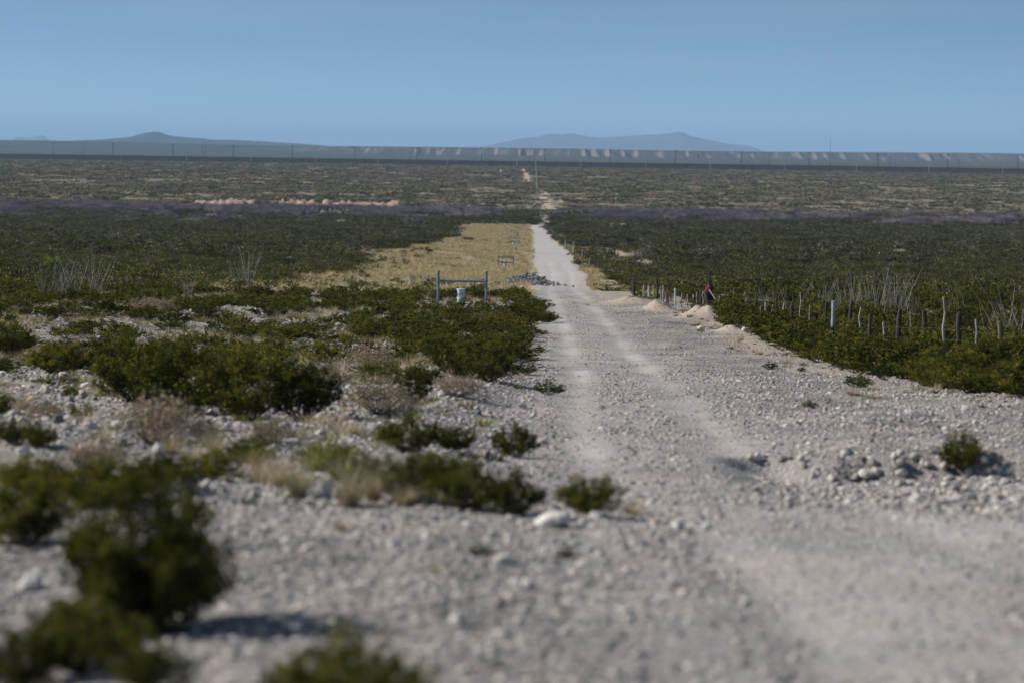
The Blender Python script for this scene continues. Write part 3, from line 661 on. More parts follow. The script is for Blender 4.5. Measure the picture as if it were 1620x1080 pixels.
C_DRYTUFT = source_collection('dry_tuft', [grass_mesh('dry_tuft', 0.34, 0.5, 80, 550, M_STRAW, 0.007, 1.2, 3), grass_mesh('dry_tuft', 0.30, 0.6, 110, 551, M_DRY, 0.006, 1.4, 3), grass_mesh('dry_tuft', 0.30, 0.5, 80, 552, M_GREENGRASS, 0.008, 1.1, 3)])
x, y = wedge(21, 150, 16000, 0.2)
k = (x < road_x(y) - road_w(y) - 0.8) & (rng.uniform(0, 1, len(x)) < 0.42 * sstep(0.44, 0.64, fbm(x / 1.8, y / 3.4, 225, 4)) * sstep(20, 27, y)); x, y = x[k], y[k]; n = len(x); s = rng.uniform(0.45, 1.25, n) * np.where(y < 55, 0.62, 1)
scatter('dry_grass', 'dry straw and grey green tufts between the bushes on the left bank', np.stack([x, y, ground(x, y) - 0.01], 1), zrot(n), np.stack([s, s, s], 1), rng.integers(0, 3, n), C_DRYTUFT)

# ------------------------------------------------------------------ individual bushes
near_v = [bush_meshes('n', 1.0, 1.5, 60, 620, 13000, 0.030, 600 + i, M_CREO, M_DARKTWIG, clump=0.095, low=0.22) for i in range(4)]
mid_v = [bush_meshes('creosote_bush', 1.0, 1.6, 26, 190, 2100, 0.055, 620 + i, M_CREO, M_DARKTWIG, True, clump=0.09, stemr=0.012, low=0.3, sides=3) for i in range(6)]
green_v = [bush_meshes('n', 1.0, 1.5, 34, 260, 3600, 0.045, 640 + i, M_GREEN, M_TWIG, clump=0.09, low=0.2) for i in range(2)]
dry_v = [bush_meshes('n', 1.0, 1.6, 90, 380, 2600, 0.045, 650 + i, M_DRY, M_TWIG, clump=0.14, stemr=0.007, low=0.35, sides=3) for i in range(3)]
straw_v = [grass_mesh('grass_tuft', 1.0, 0.5, 260, 660 + i, M_STRAW, 0.008, 1.25, 4) for i in range(3)]
ggrass_v = [grass_mesh('grass_tuft', 1.0, 0.5, 260, 670 + i, M_GREENGRASS, 0.008, 1.25, 4) for i in range(2)]
counts = {}
def plant(kind, x, y, w, h, label, group, parts=True, cat=None):
    z = gz(x, y) - 0.02 * h; rz = rng.uniform(0, 6.28)
    lib = {'creosote_bush': near_v, 'green_shrub': green_v, 'dry_shrub': dry_v}.get(kind)
    if lib is not None and parts:
        br, fo = lib[rng.integers(len(lib))]
        o = link(kind, None, None, (x, y, z), (0, 0, rz), (w / 1.5, w / 1.5, h))
        link('branches', br, o); link('foliage', fo, o)
    else:
        me = {'creosote_bush': mid_v, 'grass_tuft': straw_v, 'green_grass_tuft': ggrass_v}[kind]; me = me[rng.integers(len(me))]
        o = link(kind.replace('green_grass', 'grass'), me, None, (x, y, z), (0, 0, rz), (w / 1.5, w / 1.5, h) if kind == 'creosote_bush' else (w, w, h))
    return tag(o, label, cat or {'creosote_bush': 'bush', 'dry_shrub': 'shrub', 'green_shrub': 'shrub'}.get(kind, 'grass'), group)
def plant_px(kind, px, py, wpx, hpx, label, group=None):
    x, y, z = at(px, py); k = FPX / y
    OCC.append((x, y, wpx / k * 0.5)); return plant(kind, x, y, wpx / k, hpx / k, label, group)
OCC = []
CB = 'creosote_bush'
G1 = 'creosote bushes on the left bank'; G2 = 'creosote bushes in the big clump left of the track'
for a in [
    (CB, 235, 1004, 300, 290, 'big dark creosote bush at the left front casting a long shadow', None),
    (CB, 215, 1008, 210, 150, 'low dark bush filling the foot of the big front bush', None),
    (CB, 130, 1030, 150, 95, 'low dark bush left of the foot of the big front bush', None),
    (CB, 30, 1090, 190, 100, 'low dark creosote bush cut by the bottom left corner', None),
    (CB, 240, 1092, 150, 80, 'low creosote bush at the bottom edge below the big front bush', None),
    (CB, 470, 1140, 130, 110, 'low creosote bush left of the blurred one at the bottom edge', None),
    (CB, 395, 735, 110, 42, 'low creosote bush left of the greenish grass tufts', None),
    (CB, 330, 760, 120, 44, 'low creosote bush on the bank behind the pale bank stone', None),
    (CB, 55, 780, 150, 62, 'creosote bush on the left bank by the left edge', None),
    (CB, 690, 752, 110, 40, 'flat creosote bush just behind the blurred row', None),
    (CB, 520, 735, 120, 34, 'low green bush behind the straw tufts', None),
    (CB, 300, 985, 120, 200, 'right side bush merging with the big dark front bush', None),
    (CB, 30, 862, 190, 115, 'dark creosote bush cut by the left edge behind the front bush', None),
    (CB, 130, 1062, 240, 120, 'low dark creosote bush in the bottom left corner', None),
    (CB, 560, 1150, 260, 165, 'blurred creosote bush rising from the bottom edge of the picture', None),
    (CB, 150, 800, 200, 80, 'thin creosote bush on the stony bank above the big front bush', None),
    (CB, 250, 775, 150, 62, 'small creosote bush beside the whitish bank stones', None),
    (CB, 655, 792, 150, 78, 'left bush of the blurred row behind the flat white rock', None),
    (CB, 740, 806, 140, 86, 'middle bush of the blurred row behind the flat white rock', None),
    (CB, 810, 816, 110, 78, 'bush just left of the flat white rock', None),
    (CB, 935, 814, 130, 66, 'rounded bush right of the flat white rock at the track edge', None),
    (CB, 590, 775, 110, 55, 'small green bush among the straw tufts left of the bush row', None),
    (CB, 215, 636, 150, 108, 'left end bush of the big clump left of the track', G2),
    (CB, 300, 655, 190, 118, 'bush of the big clump standing over the dry grey shrub', G2),
    (CB, 395, 664, 190, 112, 'middle front bush of the big clump left of the track', G2),
    (CB, 480, 662, 130, 100, 'right end bush of the big clump with shadow on the stones', G2),
    (CB, 190, 592, 130, 70, 'back left bush of the big clump with yellowish top', G2),
    (CB, 300, 596, 170, 72, 'back bush in the centre of the big clump', G2),
    (CB, 400, 604, 170, 62, 'back right bush of the big clump', G2),
    (CB, 90, 590, 120, 52, 'low bush on the white stones left of the big clump', None),
    (CB, 15, 565, 90, 62, 'bush at the left edge above the white stones', None),
    (CB, 645, 712, 120, 62, 'bush with a dark shadow in the gravel left of the track bend', None),
    (CB, 718, 712, 80, 40, 'low bush between two larger ones left of the track bend', None),
    (CB, 815, 724, 82, 60, 'upright bush at the left track edge above the blurred row', None),
    (CB, 60, 708, 70, 44, 'small green bush on the left stones below the dry shrub', None),
    (CB, 20, 700, 80, 36, 'small green bush touching the left edge on the stones', None),
    (CB, 655, 640, 66, 62, 'green bush between the two grey dry shrubs', None),
    (CB, 775, 604, 92, 62, 'lowest bush of the green mass beside the track with blue shadow', None),
    (CB, 700, 572, 120, 45, 'bush in the green mass just above the dry domed shrub', None),
    (CB, 590, 540, 86, 38, 'lone dark round bush on the pale gravel band', None),
    (CB, 380, 536, 90, 24, 'low bush on the pale gravel above the big clump', None),
    (CB, 452, 538, 90, 24, 'wide low bush on pale gravel left of the lone round bush', None),
    (CB, 866, 510, 44, 18, 'small bush leaning out over the left track edge', None),
    (CB, 1520, 742, 82, 62, 'single green bush on a short stem in the coarse gravel at right', None),
    ('green_shrub', 868, 624, 56, 26, 'fresh green low shrub at the left track edge on the gravel', None),
    ('green_shrub', 832, 592, 40, 20, 'small green shrub beside the end of the green mass', None),
    ('green_shrub', 1355, 614, 62, 24, 'spiky green low plant on gravel in front of the right bush row', None),
    ('green_shrub', 1398, 600, 46, 28, 'green plant touching the right bush row beside the spiky one', None),
    ('green_shrub', 1219, 584, 30, 11, 'flat green weed on the open gravel right of the track', None),
    ('green_shrub', 1269, 588, 18, 8, 'tiny green weed on open gravel near the right bush row', None),
    ('green_shrub', 1280, 645, 28, 12, 'flat green weed lying nearest on the right gravel apron', None),
    ('green_shrub', 1455, 605, 40, 20, 'low green sprigs at the foot of the right bush row', None),
    ('green_shrub', 760, 880, 56, 22, 'small blurred green tuft on the near gravel', None),
    ('green_shrub', 895, 885, 36, 20, 'faint grey green sprig on the near gravel', None),
    ('dry_shrub', 245, 702, 172, 84, 'domed grey brown dry shrub below the big clump', None),
    ('dry_shrub', 600, 655, 140, 58, 'wide grey dry shrub left of a green bush', None),
    ('dry_shrub', 725, 628, 84, 42, 'domed tan dry shrub on the gravel near the track', None),
    ('dry_shrub', 585, 588, 96, 46, 'grey dry shrub below the lone dark round bush', None),
    ('dry_shrub', 520, 612, 80, 40, 'pale dry shrub at the right end of the big clump', None),
    ('dry_shrub', 72, 656, 60, 22, 'small flat dry shrub on the left stones', None),
    ('dry_shrub', 230, 492, 60, 24, 'pale domed dry shrub among the far left creosote', None),
    ('dry_shrub', 265, 492, 44, 20, 'second pale dry shrub right beside the domed one, far left', None),
    ('dry_shrub', 30, 498, 50, 16, 'pale dry shrub near the left edge in dark creosote', None),
    ('dry_shrub', 330, 705, 70, 44, 'ragged dry shrub right of the domed one', None),
    ('dry_shrub', 690, 520, 50, 18, 'small grey dry shrub inside the green mass', None),
    ('grass_tuft', 470, 786, 70, 84, 'tall straw grass tuft left of the leaning white stone', None),
    ('grass_tuft', 440, 770, 60, 62, 'straw grass tuft on the bank with a shadow at its foot', None),
    ('grass_tuft', 552, 800, 80, 92, 'widest straw grass tuft right of the leaning white stone', None),
    ('grass_tuft', 590, 790, 56, 66, 'straw tuft touching the blurred bush row', None),
    ('grass_tuft', 300, 738, 50, 56, 'straw grass tuft between whitish bank stones', None),
    ('grass_tuft', 268, 716, 44, 36, 'short straw tuft at the foot of the domed dry shrub', None),
    ('grass_tuft', 20, 760, 70, 60, 'straw tuft at the left edge above the dark bush', None),
    ('grass_tuft', 35, 650, 40, 44, 'straw tuft standing in the left white stones', None),
    ('grass_tuft', 540, 838, 34, 26, 'small brown grass stub alone on the near gravel', None),
    ('grass_tuft', 1000, 812, 50, 26, 'low straw tuft right of the rounded bush', None),
    ('grass_tuft', 1350, 624, 44, 13, 'yellow straw tuft below the spiky green plant', None),
    ('grass_tuft', 1385, 630, 36, 9, 'flat straw tuft in front of the right bush row', None),
    ('dry_shrub', 420, 700, 90, 40, 'low dry shrub behind the greenish grass tufts', None),
    ('dry_shrub', 150, 740, 110, 50, 'broad low dry shrub on the left bank', None),
    ('grass_tuft', 340, 720, 60, 50, 'straw tuft right of the upright bank stone', None),
    ('grass_tuft', 410, 765, 60, 56, 'straw tuft at the left end of the grass tufts', None),
    ('grass_tuft', 640, 800, 60, 50, 'straw tuft in front of the blurred bush row', None),
    ('grass_tuft', 160, 705, 50, 44, 'straw tuft left of the domed grey brown shrub', None),
    ('grass_tuft', 560, 690, 50, 30, 'short straw tuft on the stones below the wide grey shrub', None),
    ('green_grass_tuft', 540, 760, 90, 64, 'greenish grass tuft between the straw tufts', None),
    ('green_grass_tuft', 500, 745, 90, 58, 'greenish grass tuft behind the straw tufts', None),
    ('green_grass_tuft', 395, 740, 60, 44, 'greenish grass tuft on the bank left of the straw tufts', None),
    ('green_grass_tuft', 640, 765, 70, 60, 'greenish grass tuft rising in the blurred bush row', None),
    ('green_grass_tuft', 200, 1020, 60, 60, 'yellowish grass at the foot of the big front bush', None),
]: plant_px(*a)
o = plant_px('grass_tuft', 765, 674, 38, 18, 'small yellow flowering tuft on the gravel below the tan dry shrub'); 
me = o.data.copy(); me.materials[0] = M_YELLOW; o.data = me
o = plant_px('grass_tuft', 688, 905, 30, 16, 'pale yellow stubble beside a stone on the near gravel')

# rows and thickets of creosote, nearest 300 as things, the rest as one mass
cand = []
def thick(x, y, w, h, zone): cand.append((x, y, w, h, zone))
d = 44.0
while d < 300:                                                                       # row in front of the fence
    edge = np.interp(d, [40, 55, 75, 105, 135, 160, 300], [9.6, 8.9, 9.0, 8.9, 9.2, 9.5, 9.3])
    for kk, off in enumerate((0.25, 1.35, 2.6, 3.9)):
        if rng.uniform() < (0.93 if d < 135 else 0.6):
            hh = rng.uniform(0.6, 1.3) * (1.0 if d < 125 else 0.62)
            if off == 0.25: hh *= 0.82
            if d > 112 and kk > 0: hh *= 0.62
            if 128 < d < 300 and rng.uniform() < 0.35: continue
            thick(edge + off + rng.normal(0, 0.28), d + rng.normal(0, 0.35), rng.uniform(1.3, 1.9), hh, 'row' if kk == 0 else 'fence')
    d += 0.95 if d < 140 else 1.5
x, y = wedge(56, 152, 3600, 0.25)                 # left slope
keep = (x < np.interp(y, [60, 85, 116, 140, 152], [0.0, 0.3, 1.3, 1.1, 1.0])) & (x > -40)
pat = fbm(x / 5.5, y / 9, 221, 3)
pat = 0.55 * pat + 0.45 * fbm(x / 2.0, y / 4.0, 222, 3)
dn = sstep(0.40, 0.58, pat) * sstep(50, 60, y) * 0.65 + 0.55 * sstep(-5, -2.5, x) * sstep(58, 66, y) + 0.45 * sstep(-9, -5, x) * sstep(60, 78, y) * (1 - sstep(135, 150, y)) + 0.7 * sstep(-16, -22, x) * sstep(85, 105, y) + 0.4 * sstep(112, 128, y) * (y < 150)
dn = dn * (1 - 0.75 * sstep(58, 63, y) * (1 - sstep(76, 84, y)) * (x < -2.2)) * (1 - 0.45 * sstep(86, 90, y) * (1 - sstep(100, 106, y)) * (x < -3.5))
k = keep & (rng.uniform(0, 1, len(x)) < dn * 0.9 * (0.35 + 1.1 * vnoise(x / 1.3, y / 2.6, 223)))
k &= ~((np.abs(x + 2.4) < 2.0) & (y > 128) & (y < 141))
for a, b in zip(x[k], y[k]): thick(a, b, rng.uniform(0.7, 1.6), rng.uniform(0.28, 0.68), 'left')
x, y = wedge(36, 152, 1500, 0.25)                 # beyond the fence on the right
k = (x > 13.2) & (rng.uniform(0, 1, len(x)) < 0.9)
for a, b in zip(x[k], y[k]): thick(a, b, rng.uniform(1.1, 1.9), rng.uniform(0.5, 0.95), 'beyond')
x, y = wedge(20, 60, 60, 0.2)                     # a few loose ones on the left bank
k = (x < -2.5); 
for a, b in zip(x[k], y[k]): thick(a, b, rng.uniform(0.4, 0.9), rng.uniform(0.2, 0.4), 'bank')
for (x0, x1, y0, y1, nn, hh) in ((-26, -1, 150, 230, 90, 0.6), (-20, 0, 230, 900, 330, 0.38), (-23, -13, 230, 920, 260, 0.75), (-3, 2.2, 230, 900, 70, 0.4), (6.3, 9.5, 145, 300, 26, 0.4)):
    for q in range(nn):
        yy = rng.uniform(y0, y1); xx = rng.uniform(x0, x1)
        if nn == 330 and fbm(np.array([xx / 4]), np.array([yy / 30]), 231, 2)[0] < 0.47: continue
        if abs(xx - road_x(yy)) < road_w(yy) + 1: continue
        thick(xx, yy, rng.uniform(0.9, 1.7), rng.uniform(0.5, 1.2) * hh, 'strip')
xx, yy, _ = at(740, 382); thick(xx, yy, 3.4, 1.1, 'strip')
keep = []
for c in cand:
    if c[1] < 62 and c[4] != 'row' and any((c[0] - a) ** 2 + ((c[1] - b) * 0.6) ** 2 < (r_ + c[2] * 0.4) ** 2 for a, b, r_ in OCC): continue
    if c[4] != 'row' and c[0] < 6 and abs(c[0] - road_x(c[1])) < road_w(c[1]) + 0.1 and c[1] < 150: 
        if c[0] > np.interp(c[1], [60, 85, 116, 140, 152], [0.0, 0.3, 1.3, 1.1, 1.0]): continue
    keep.append(c)
inview = lambda c: abs(c[0] / c[1]) < 0.187
keep.sort(key=lambda c: (0 if inview(c) else 1, c[1] / (c[3] + 0.4 * c[2])))
nind = 300 - sum(1 for o in bpy.data.objects if o.name.startswith(CB))
ind, rest = keep[:nind], keep[nind:]
AUTO = []
ORD = ['nearest', 'second', 'third', 'fourth', 'fifth', 'sixth', 'seventh', 'eighth', 'ninth', 'tenth', 'eleventh', 'twelfth', 'thirteenth', 'fourteenth', 'fifteenth']
def bush_label(c, i):
    x, y, w, h, zone = c
    size = 'tall' if h > 1.05 else 'low' if h < 0.6 else 'middling'
    shp = 'broad' if w > 1.6 else 'narrow' if w < 1.25 else 'rounded'
    dist = 'near' if y < 75 else 'middle' if y < 105 else 'far'
    if zone == 'row':
        if i < len(ORD): return '%s bush from the right edge in the front row before the fence' % ORD[i]
        return '%s %s bush farther along the front row before the fence' % (size, shp)
    if zone == 'fence':
        return '%s %s creosote bush crowding the %s posts of the wire fence' % (size, shp, {'near': 'nearest', 'middle': 'middle', 'far': 'farther'}[dist])
    if zone == 'beyond':
        return '%s %s creosote bush behind the %s stretch of the wire fence' % (size, shp, dist)
    if zone == 'bank': return '%s sprig of creosote on the stony left bank' % shp
    if zone == 'left':
        side = 'beside the left track edge' if x > -4 else 'on the slope left of the pipe barrier' if x > -14 else 'toward the far left slope'
        return '%s %s creosote bush %s, %s the pipe barrier' % (size, shp, side.replace(' of the pipe barrier', ''), 'well before' if y < 90 else 'before' if y < 125 else 'level with')
    return '%s %s bush in the cleared strip left of the track' % (size, shp)
GR = {'row': 'front row of creosote bushes before the fence', 'fence': 'creosote bushes crowding the fence line', 'beyond': 'creosote bushes behind the fence', 'left': 'creosote bushes on the left slope', 'bank': 'sprigs on the stony bank', 'strip': 'bushes in the cleared strip'}
cz = {}
for c in sorted(ind, key=lambda c: c[1]):
    i = cz.get(c[4], 0); cz[c[4]] = i + 1
    o = plant(CB, c[0], c[1], c[2], c[3], bush_label(c, i), GR[c[4]], parts=c[1] < 62)
    if not (c[4] == 'row' and i < len(ORD)): AUTO.append((o, '%s %s bush' % ('low' if c[3] < 0.55 else 'tall' if c[3] > 0.95 else 'middling', 'broad' if c[2] > 1.6 else 'narrow' if c[2] < 1.25 else 'rounded')))
R = np.array([c[:4] for c in rest]); C_MID = source_collection('creosote_variant', mid_v); n = len(R)
scatter('creosote_thicket', 'mass of olive green creosote bushes farther up both slopes', np.stack([R[:, 0], R[:, 1], ground(R[:, 0], R[:, 1]) - 0.03], 1), zrot(n),
        np.stack([R[:, 2] / 1.5, R[:, 2] / 1.5, R[:, 3]], 1), rng.integers(0, 6, n), C_MID)
xx, yy, zz = at(83, 434)
tag(link('bright_shrub', new_mesh('bright_shrub', *far_bush('', 1.6, 2.5, 900, 0.13, 91, None), M_BRIGHT), None, (xx, yy, zz)), 'bright yellow green shrub above the left ocotillos', 'shrub')

# ------------------------------------------------------------------ ocotillos
def wand(seed):
    r = np.random.default_rng(seed); mb = MB(); p = np.zeros(3); pts = [tuple(p)]; dr = np.array([0, 0, 1.0])
    for i in range(8):
        dr = dr + np.array([-0.05 + 0.02 * i, 0, 0.05]) + r.normal(0, 0.10, 3); dr /= np.linalg.norm(dr); p = p + dr * 0.125; pts.append(tuple(p))
    mb.tube(pts, [0.010, 0.0098, 0.0095, 0.009, 0.0083, 0.0075, 0.0065, 0.005, 0.003], 5)
    for i in range(16):                                  # thorny stubs
        a = np.array(pts[r.integers(1, 8)]); mb.tube([tuple(a), tuple(a + r.normal(0, 0.022, 3))], [0.004, 0.001], 3, 0, False)
    return mb.mesh('stem', [M_OCO])
wands = [wand(700 + i) for i in range(10)]
def ocotillo(px, py, hpx, n, spread, label, group=None, thick=1.0):
    x, y, z = at(px, py); h = hpx / (FPX / y) * 1.12; n = int(n * 1.6)
    o = link('ocotillo', None, None, (x, y, z - 0.05))
    for k in range(n):
        az = rng.uniform(0, 6.28); tl = spread * math.sqrt(rng.uniform(0.03, 1)); L = h * rng.uniform(0.35, 1.05) / max(math.cos(tl), 0.6)
        q = link('stem', wands[rng.integers(10)], o, (0.06 * math.cos(az) + rng.normal(0, 0.14), 0.06 * math.sin(az) + rng.normal(0, 0.14), 0))
        q.rotation_euler = Euler((0, tl, az)); q.scale = (L * 0.6 * thick, L * 0.6 * thick, L)
    return tag(o, label, 'ocotillo', group)
GL = 'ocotillos on the left slope'; GRT = 'ocotillos behind the right fence'
for a in [(72, 472, 58, 16, 0.55, 'leftmost grey ocotillo under the bright green shrub', GL), (100, 474, 62, 18, 0.5, 'densest grey ocotillo below the bright green shrub', GL),
          (122, 472, 66, 14, 0.45, 'grey ocotillo in the middle of the left cluster', GL), (152, 466, 62, 16, 0.5, 'right end ocotillo of the left cluster', GL),
          (375, 458, 48, 9, 0.4, 'shorter ocotillo of the pair on the left slope', GL), (392, 460, 66, 13, 0.32, 'tall slender ocotillo of the pair on the left slope', GL),
          (298, 468, 38, 10, 0.7, 'small sprawling ocotillo left of the tall pair', GL),
          (1178, 492, 34, 8, 0.6, 'short ocotillo just right of the cloth-topped post', GRT), (1200, 494, 36, 8, 0.6, 'spread ocotillo behind the leaning fence stakes', GRT),
          (1240, 500, 44, 8, 0.5, 'ocotillo behind the post with a pale base', GRT), (1268, 502, 42, 7, 0.4, 'thin ocotillo left of the metal fence post', GRT),
          (1290, 508, 58, 9, 0.4, 'ocotillo directly left of the grey metal post', GRT), (1312, 512, 64, 10, 0.35, 'ocotillo rising behind the grey metal post', GRT),
          (1332, 512, 66, 10, 0.35, 'ocotillo behind the first tilted post right of the metal post', GRT), (1352, 512, 74, 10, 0.3, 'upright ocotillo at the centre of the right thicket', GRT),
          (1372, 514, 80, 10, 0.3, 'tall ocotillo behind the short black post', GRT), (1388, 516, 78, 9, 0.32, 'ocotillo beside the tallest one', GRT),
          (1406, 514, 98, 8, 0.2, 'tallest ocotillo behind the right fence', GRT), (1424, 516, 80, 10, 0.35, 'ocotillo behind the thick leaning dark post', GRT),
          (1440, 514, 64, 9, 0.4, 'right end ocotillo of the main thicket', GRT), (1475, 472, 34, 9, 0.45, 'small distant ocotillo above the pale stick', GRT),
          (1500, 506, 42, 8, 0.45, 'low ocotillo behind the pale stick', GRT), (1520, 520, 60, 3, 0.2, 'single stalk ocotillo behind the crooked post', GRT),
          (1592, 540, 86, 12, 0.5, 'wide ocotillo near the right edge behind the fence', GRT), (1616, 542, 70, 9, 0.5, 'ocotillo cut by the right edge', GRT),
          (1146, 482, 26, 6, 0.6, 'small ocotillo between the cloth topped post and the leaning stakes', GRT), (1218, 498, 48, 7, 0.45, 'ocotillo behind the thin dark post', GRT),
          (1254, 504, 50, 8, 0.5, 'ocotillo rising over the pale based post', GRT), (1302, 500, 66, 9, 0.4, 'ocotillo behind the two tilted posts', GRT), (1342, 502, 60, 9, 0.5, 'bushy ocotillo behind the upright one', GRT),
          (1362, 500, 76, 8, 0.35, 'ocotillo between the upright one and the tall one', GRT), (1397, 505, 70, 9, 0.5, 'spreading ocotillo at the foot of the tallest one', GRT), (1415, 500, 66, 8, 0.4, 'ocotillo just right of the tallest one', GRT),
          (1456, 500, 40, 6, 0.5, 'low ocotillo behind the black upright post', GRT), (1560, 530, 50, 7, 0.5, 'low ocotillo left of the wide one near the edge', GRT), (1540, 505, 34, 5, 0.5, 'small pale ocotillo behind the crooked post', GRT),
          (1156, 444, 20, 2, 0.1, 'distant lone stalk up the right slope', GRT), (1275, 490, 54, 3, 0.3, 'sparse ocotillo with leaning stalks far behind the fence', GRT),
          ]: ocotillo(*a)

# yucca on the left slope
xx, yy, zz = at(457, 434); yu = link('yucca', None, None, (xx, yy, zz))
mb = MB(); mb.tube([(0, 0, -0.1), (0.03, 0, 0.5), (0.0, 0.02, 0.9)], [0.16, 0.14, 0.12], 8); link('trunk', mb.mesh('trunk', [M_BROWNWOOD]), yu)
mb = MB()
for cx in (-0.45, 0.0, 0.5):
    for k in range(40):
        a = rng.uniform(0, 6.28); e = rng.uniform(-0.1, 1.4); L = rng.uniform(0.45, 0.65); dv = Vector((math.cos(a) * math.cos(e), math.sin(a) * math.cos(e), math.sin(e))); sd = dv.cross(Vector((0, 0, 1))).normalized() * 0.03
        b = Vector((cx, 0, 0.95)); mb.add([b - sd, b + sd, b + dv * L], [(0, 1, 2)])
link('leaves', mb.mesh('leaves', [M_GREEN]), yu); tag(yu, 'small yucca standing alone above the left slope scrub', 'yucca')

# ------------------------------------------------------------------ stones one can single out
hero = [rock_mesh('rock', 800 + i, M_PALEROCK, 3, 0.6, 0.3) for i in range(5)]
def rock(px, py, wpx, hpx, label, group=None, mesh=None, tilt=0.2, mat=None):
    x, y, z = at(px, py); k = FPX / y; w, h = wpx / k, hpx / k
    o = link('rock', mesh or hero[rng.integers(5)], None, (x, y, z + h * 0.3), (rng.normal(0, tilt), rng.normal(0, tilt), rng.uniform(0, 6.28)), (w * 1.12, w * 0.95, h * 1.35 / 0.6))
    return tag(o, label, 'rock', group)
greys = [rock_mesh('rock', 820 + i, M_STONE, 2, 0.65, 0.4) for i in range(6)]
for a in [(872, 832, 58, 24, 'flat white rock in front of the rounded bush'), (944, 820, 26, 12, 'small white stone right of the flat white rock'),
          (1528, 650, 14, 8, 'white stone on the gravel left of the right edge'), (1336, 722, 18, 12, 'white stone at the edge of the washed out step'),
          (1368, 754, 22, 14, 'pale round stone below the washed out step'), (1414, 723, 10, 9, 'small pale stone right of the step stone'),
          (1268, 728, 12, 12, 'pale stone left of the step stone'), (1558, 730, 16, 12, 'white stone right of the single green bush'),
          (1278, 612, 9, 7, 'tiny white stone on open gravel below the green weeds'), (1108, 520, 10, 5, 'white stone beside the tan mound'),
          (1544, 617, 18, 5, 'flat cream stone at the foot of the right bush row'), (1467, 737, 14, 8, 'pinkish stone left of the single green bush'),
          (724, 985, 26, 20, 'pale stone alone on the near gravel with a dark shadow'), (836, 930, 24, 16, 'cream stone on the near gravel'),
          (800, 890, 36, 16, 'yellowish flat stone beside the green tuft on near gravel'), (1072, 838, 22, 16, 'pale stone at the near track edge'),
          (1118, 836, 18, 12, 'second pale stone at the near track edge'), (1180, 958, 18, 14, 'small pale stone in the near gravel right of centre'),
          (1258, 1045, 18, 14, 'small pale stone near the bottom of the track'), (700, 625, 16, 9, 'white stone among the dry shrubs'),
          (845, 660, 12, 8, 'white stone at the left track edge'), (826, 645, 14, 9, 'larger white stone at the left track edge'),
          (700, 790, 20, 10, 'white stone peeping below the blurred bush row'), (300, 770, 34, 26, 'pale bank stone right of the small creosote bush'),
          (262, 790, 36, 24, 'broad pale stone on the bank above the big front bush'), (228, 762, 28, 20, 'pale stone behind the big front bush'),
          (690, 470, 8, 5, 'white stone behind the blue riser pipe'), (1178, 523, 10, 6, 'grey rock on the low mound by the bush row'),
          (50, 930, 40, 24, 'pale stone at the left edge in front of the dark bush'), (36, 720, 20, 14, 'white stone by the left edge tuft'),
          ]: rock(*a)
o = rock(515, 786, 20, 34, 'narrow white stone leaning among the straw tufts', tilt=0.05); o.rotation_euler = (0.1, 0.45, 0.3)
o = rock(252, 735, 22, 40, 'upright white stone standing on the left bank', tilt=0.05)
GS = 'grey stones on the right gravel'
for q in range(70):
    px, py = rng.uniform(1180, 1615), rng.uniform(712, 812)
    AUTO.append((rock(px, py, rng.uniform(8, 20), rng.uniform(6, 12), 'grey stone among the coarse gravel on the right of the track', GS, greys[rng.integers(6)], 0.4), 'small grey stone' if q % 2 else 'grey stone'))
GW = 'whitish stones on the left bank'
for q in range(80):
    px, py = rng.uniform(5, 420), rng.uniform(600, 800)
    if 140 < px and py < 670: py = rng.uniform(670, 740)
    AUTO.append((rock(px, py, rng.uniform(10, 24), rng.uniform(8, 16), 'whitish stone among many on the left bank', GW, greys[rng.integers(6)], 0.4), 'small whitish stone' if q % 2 else 'whitish stone'))
for q in range(40):
    px, py = rng.uniform(420, 860), rng.uniform(620, 800)
    AUTO.append((rock(px, py, rng.uniform(8, 17), rng.uniform(6, 11), 'whitish stone among the bushes left of the track', 'stones between the bushes left of the track', greys[rng.integers(6)], 0.4), 'small stone' if q % 2 else 'stone'))

def pile(px, py, n, sx, sy, h, label, smax=0.5):
    x0, y0, _ = at(px, py); o = link('rock_pile', None, None, (x0, y0, gz(x0, y0)))
    ms = [rock_mesh('stone', 840 + i, M_DARKROCK, 1, 0.75, 0.5) for i in range(5)]
    for k in range(n):
        a, b = rng.normal(0, 0.45) * sx, rng.normal(0, 0.45) * sy; s = rng.uniform(0.10, smax) 
        zz = gz(x0 + a, y0 + b) - gz(x0, y0) + h * math.exp(-(a / sx) ** 2 * 2 - (b / sy) ** 2 * 2) * rng.uniform(0.1, 1)
        link('stone', ms[rng.integers(5)], o, (a, b, zz + s * 0.1), tuple(rng.uniform(0, 6, 3)), (s * rng.uniform(0.9, 1.7), s * rng.uniform(0.7, 1.2), s * rng.uniform(0.6, 1.0)))
    tag(o, label, 'rock pile')
pile(838, 442, 420, 2.6, 5.5, 0.35, 'heap of dark grey rubble spilling into the left side of the track', 0.36)
pile(672, 447, 170, 1.6, 3.5, 0.3, 'smaller grey rubble heap left of the pipe barrier', 0.34)
pile(508, 340, 60, 16, 12, 1.2, 'tumbled dark and pale boulders on the red ledges far left', 2.6)

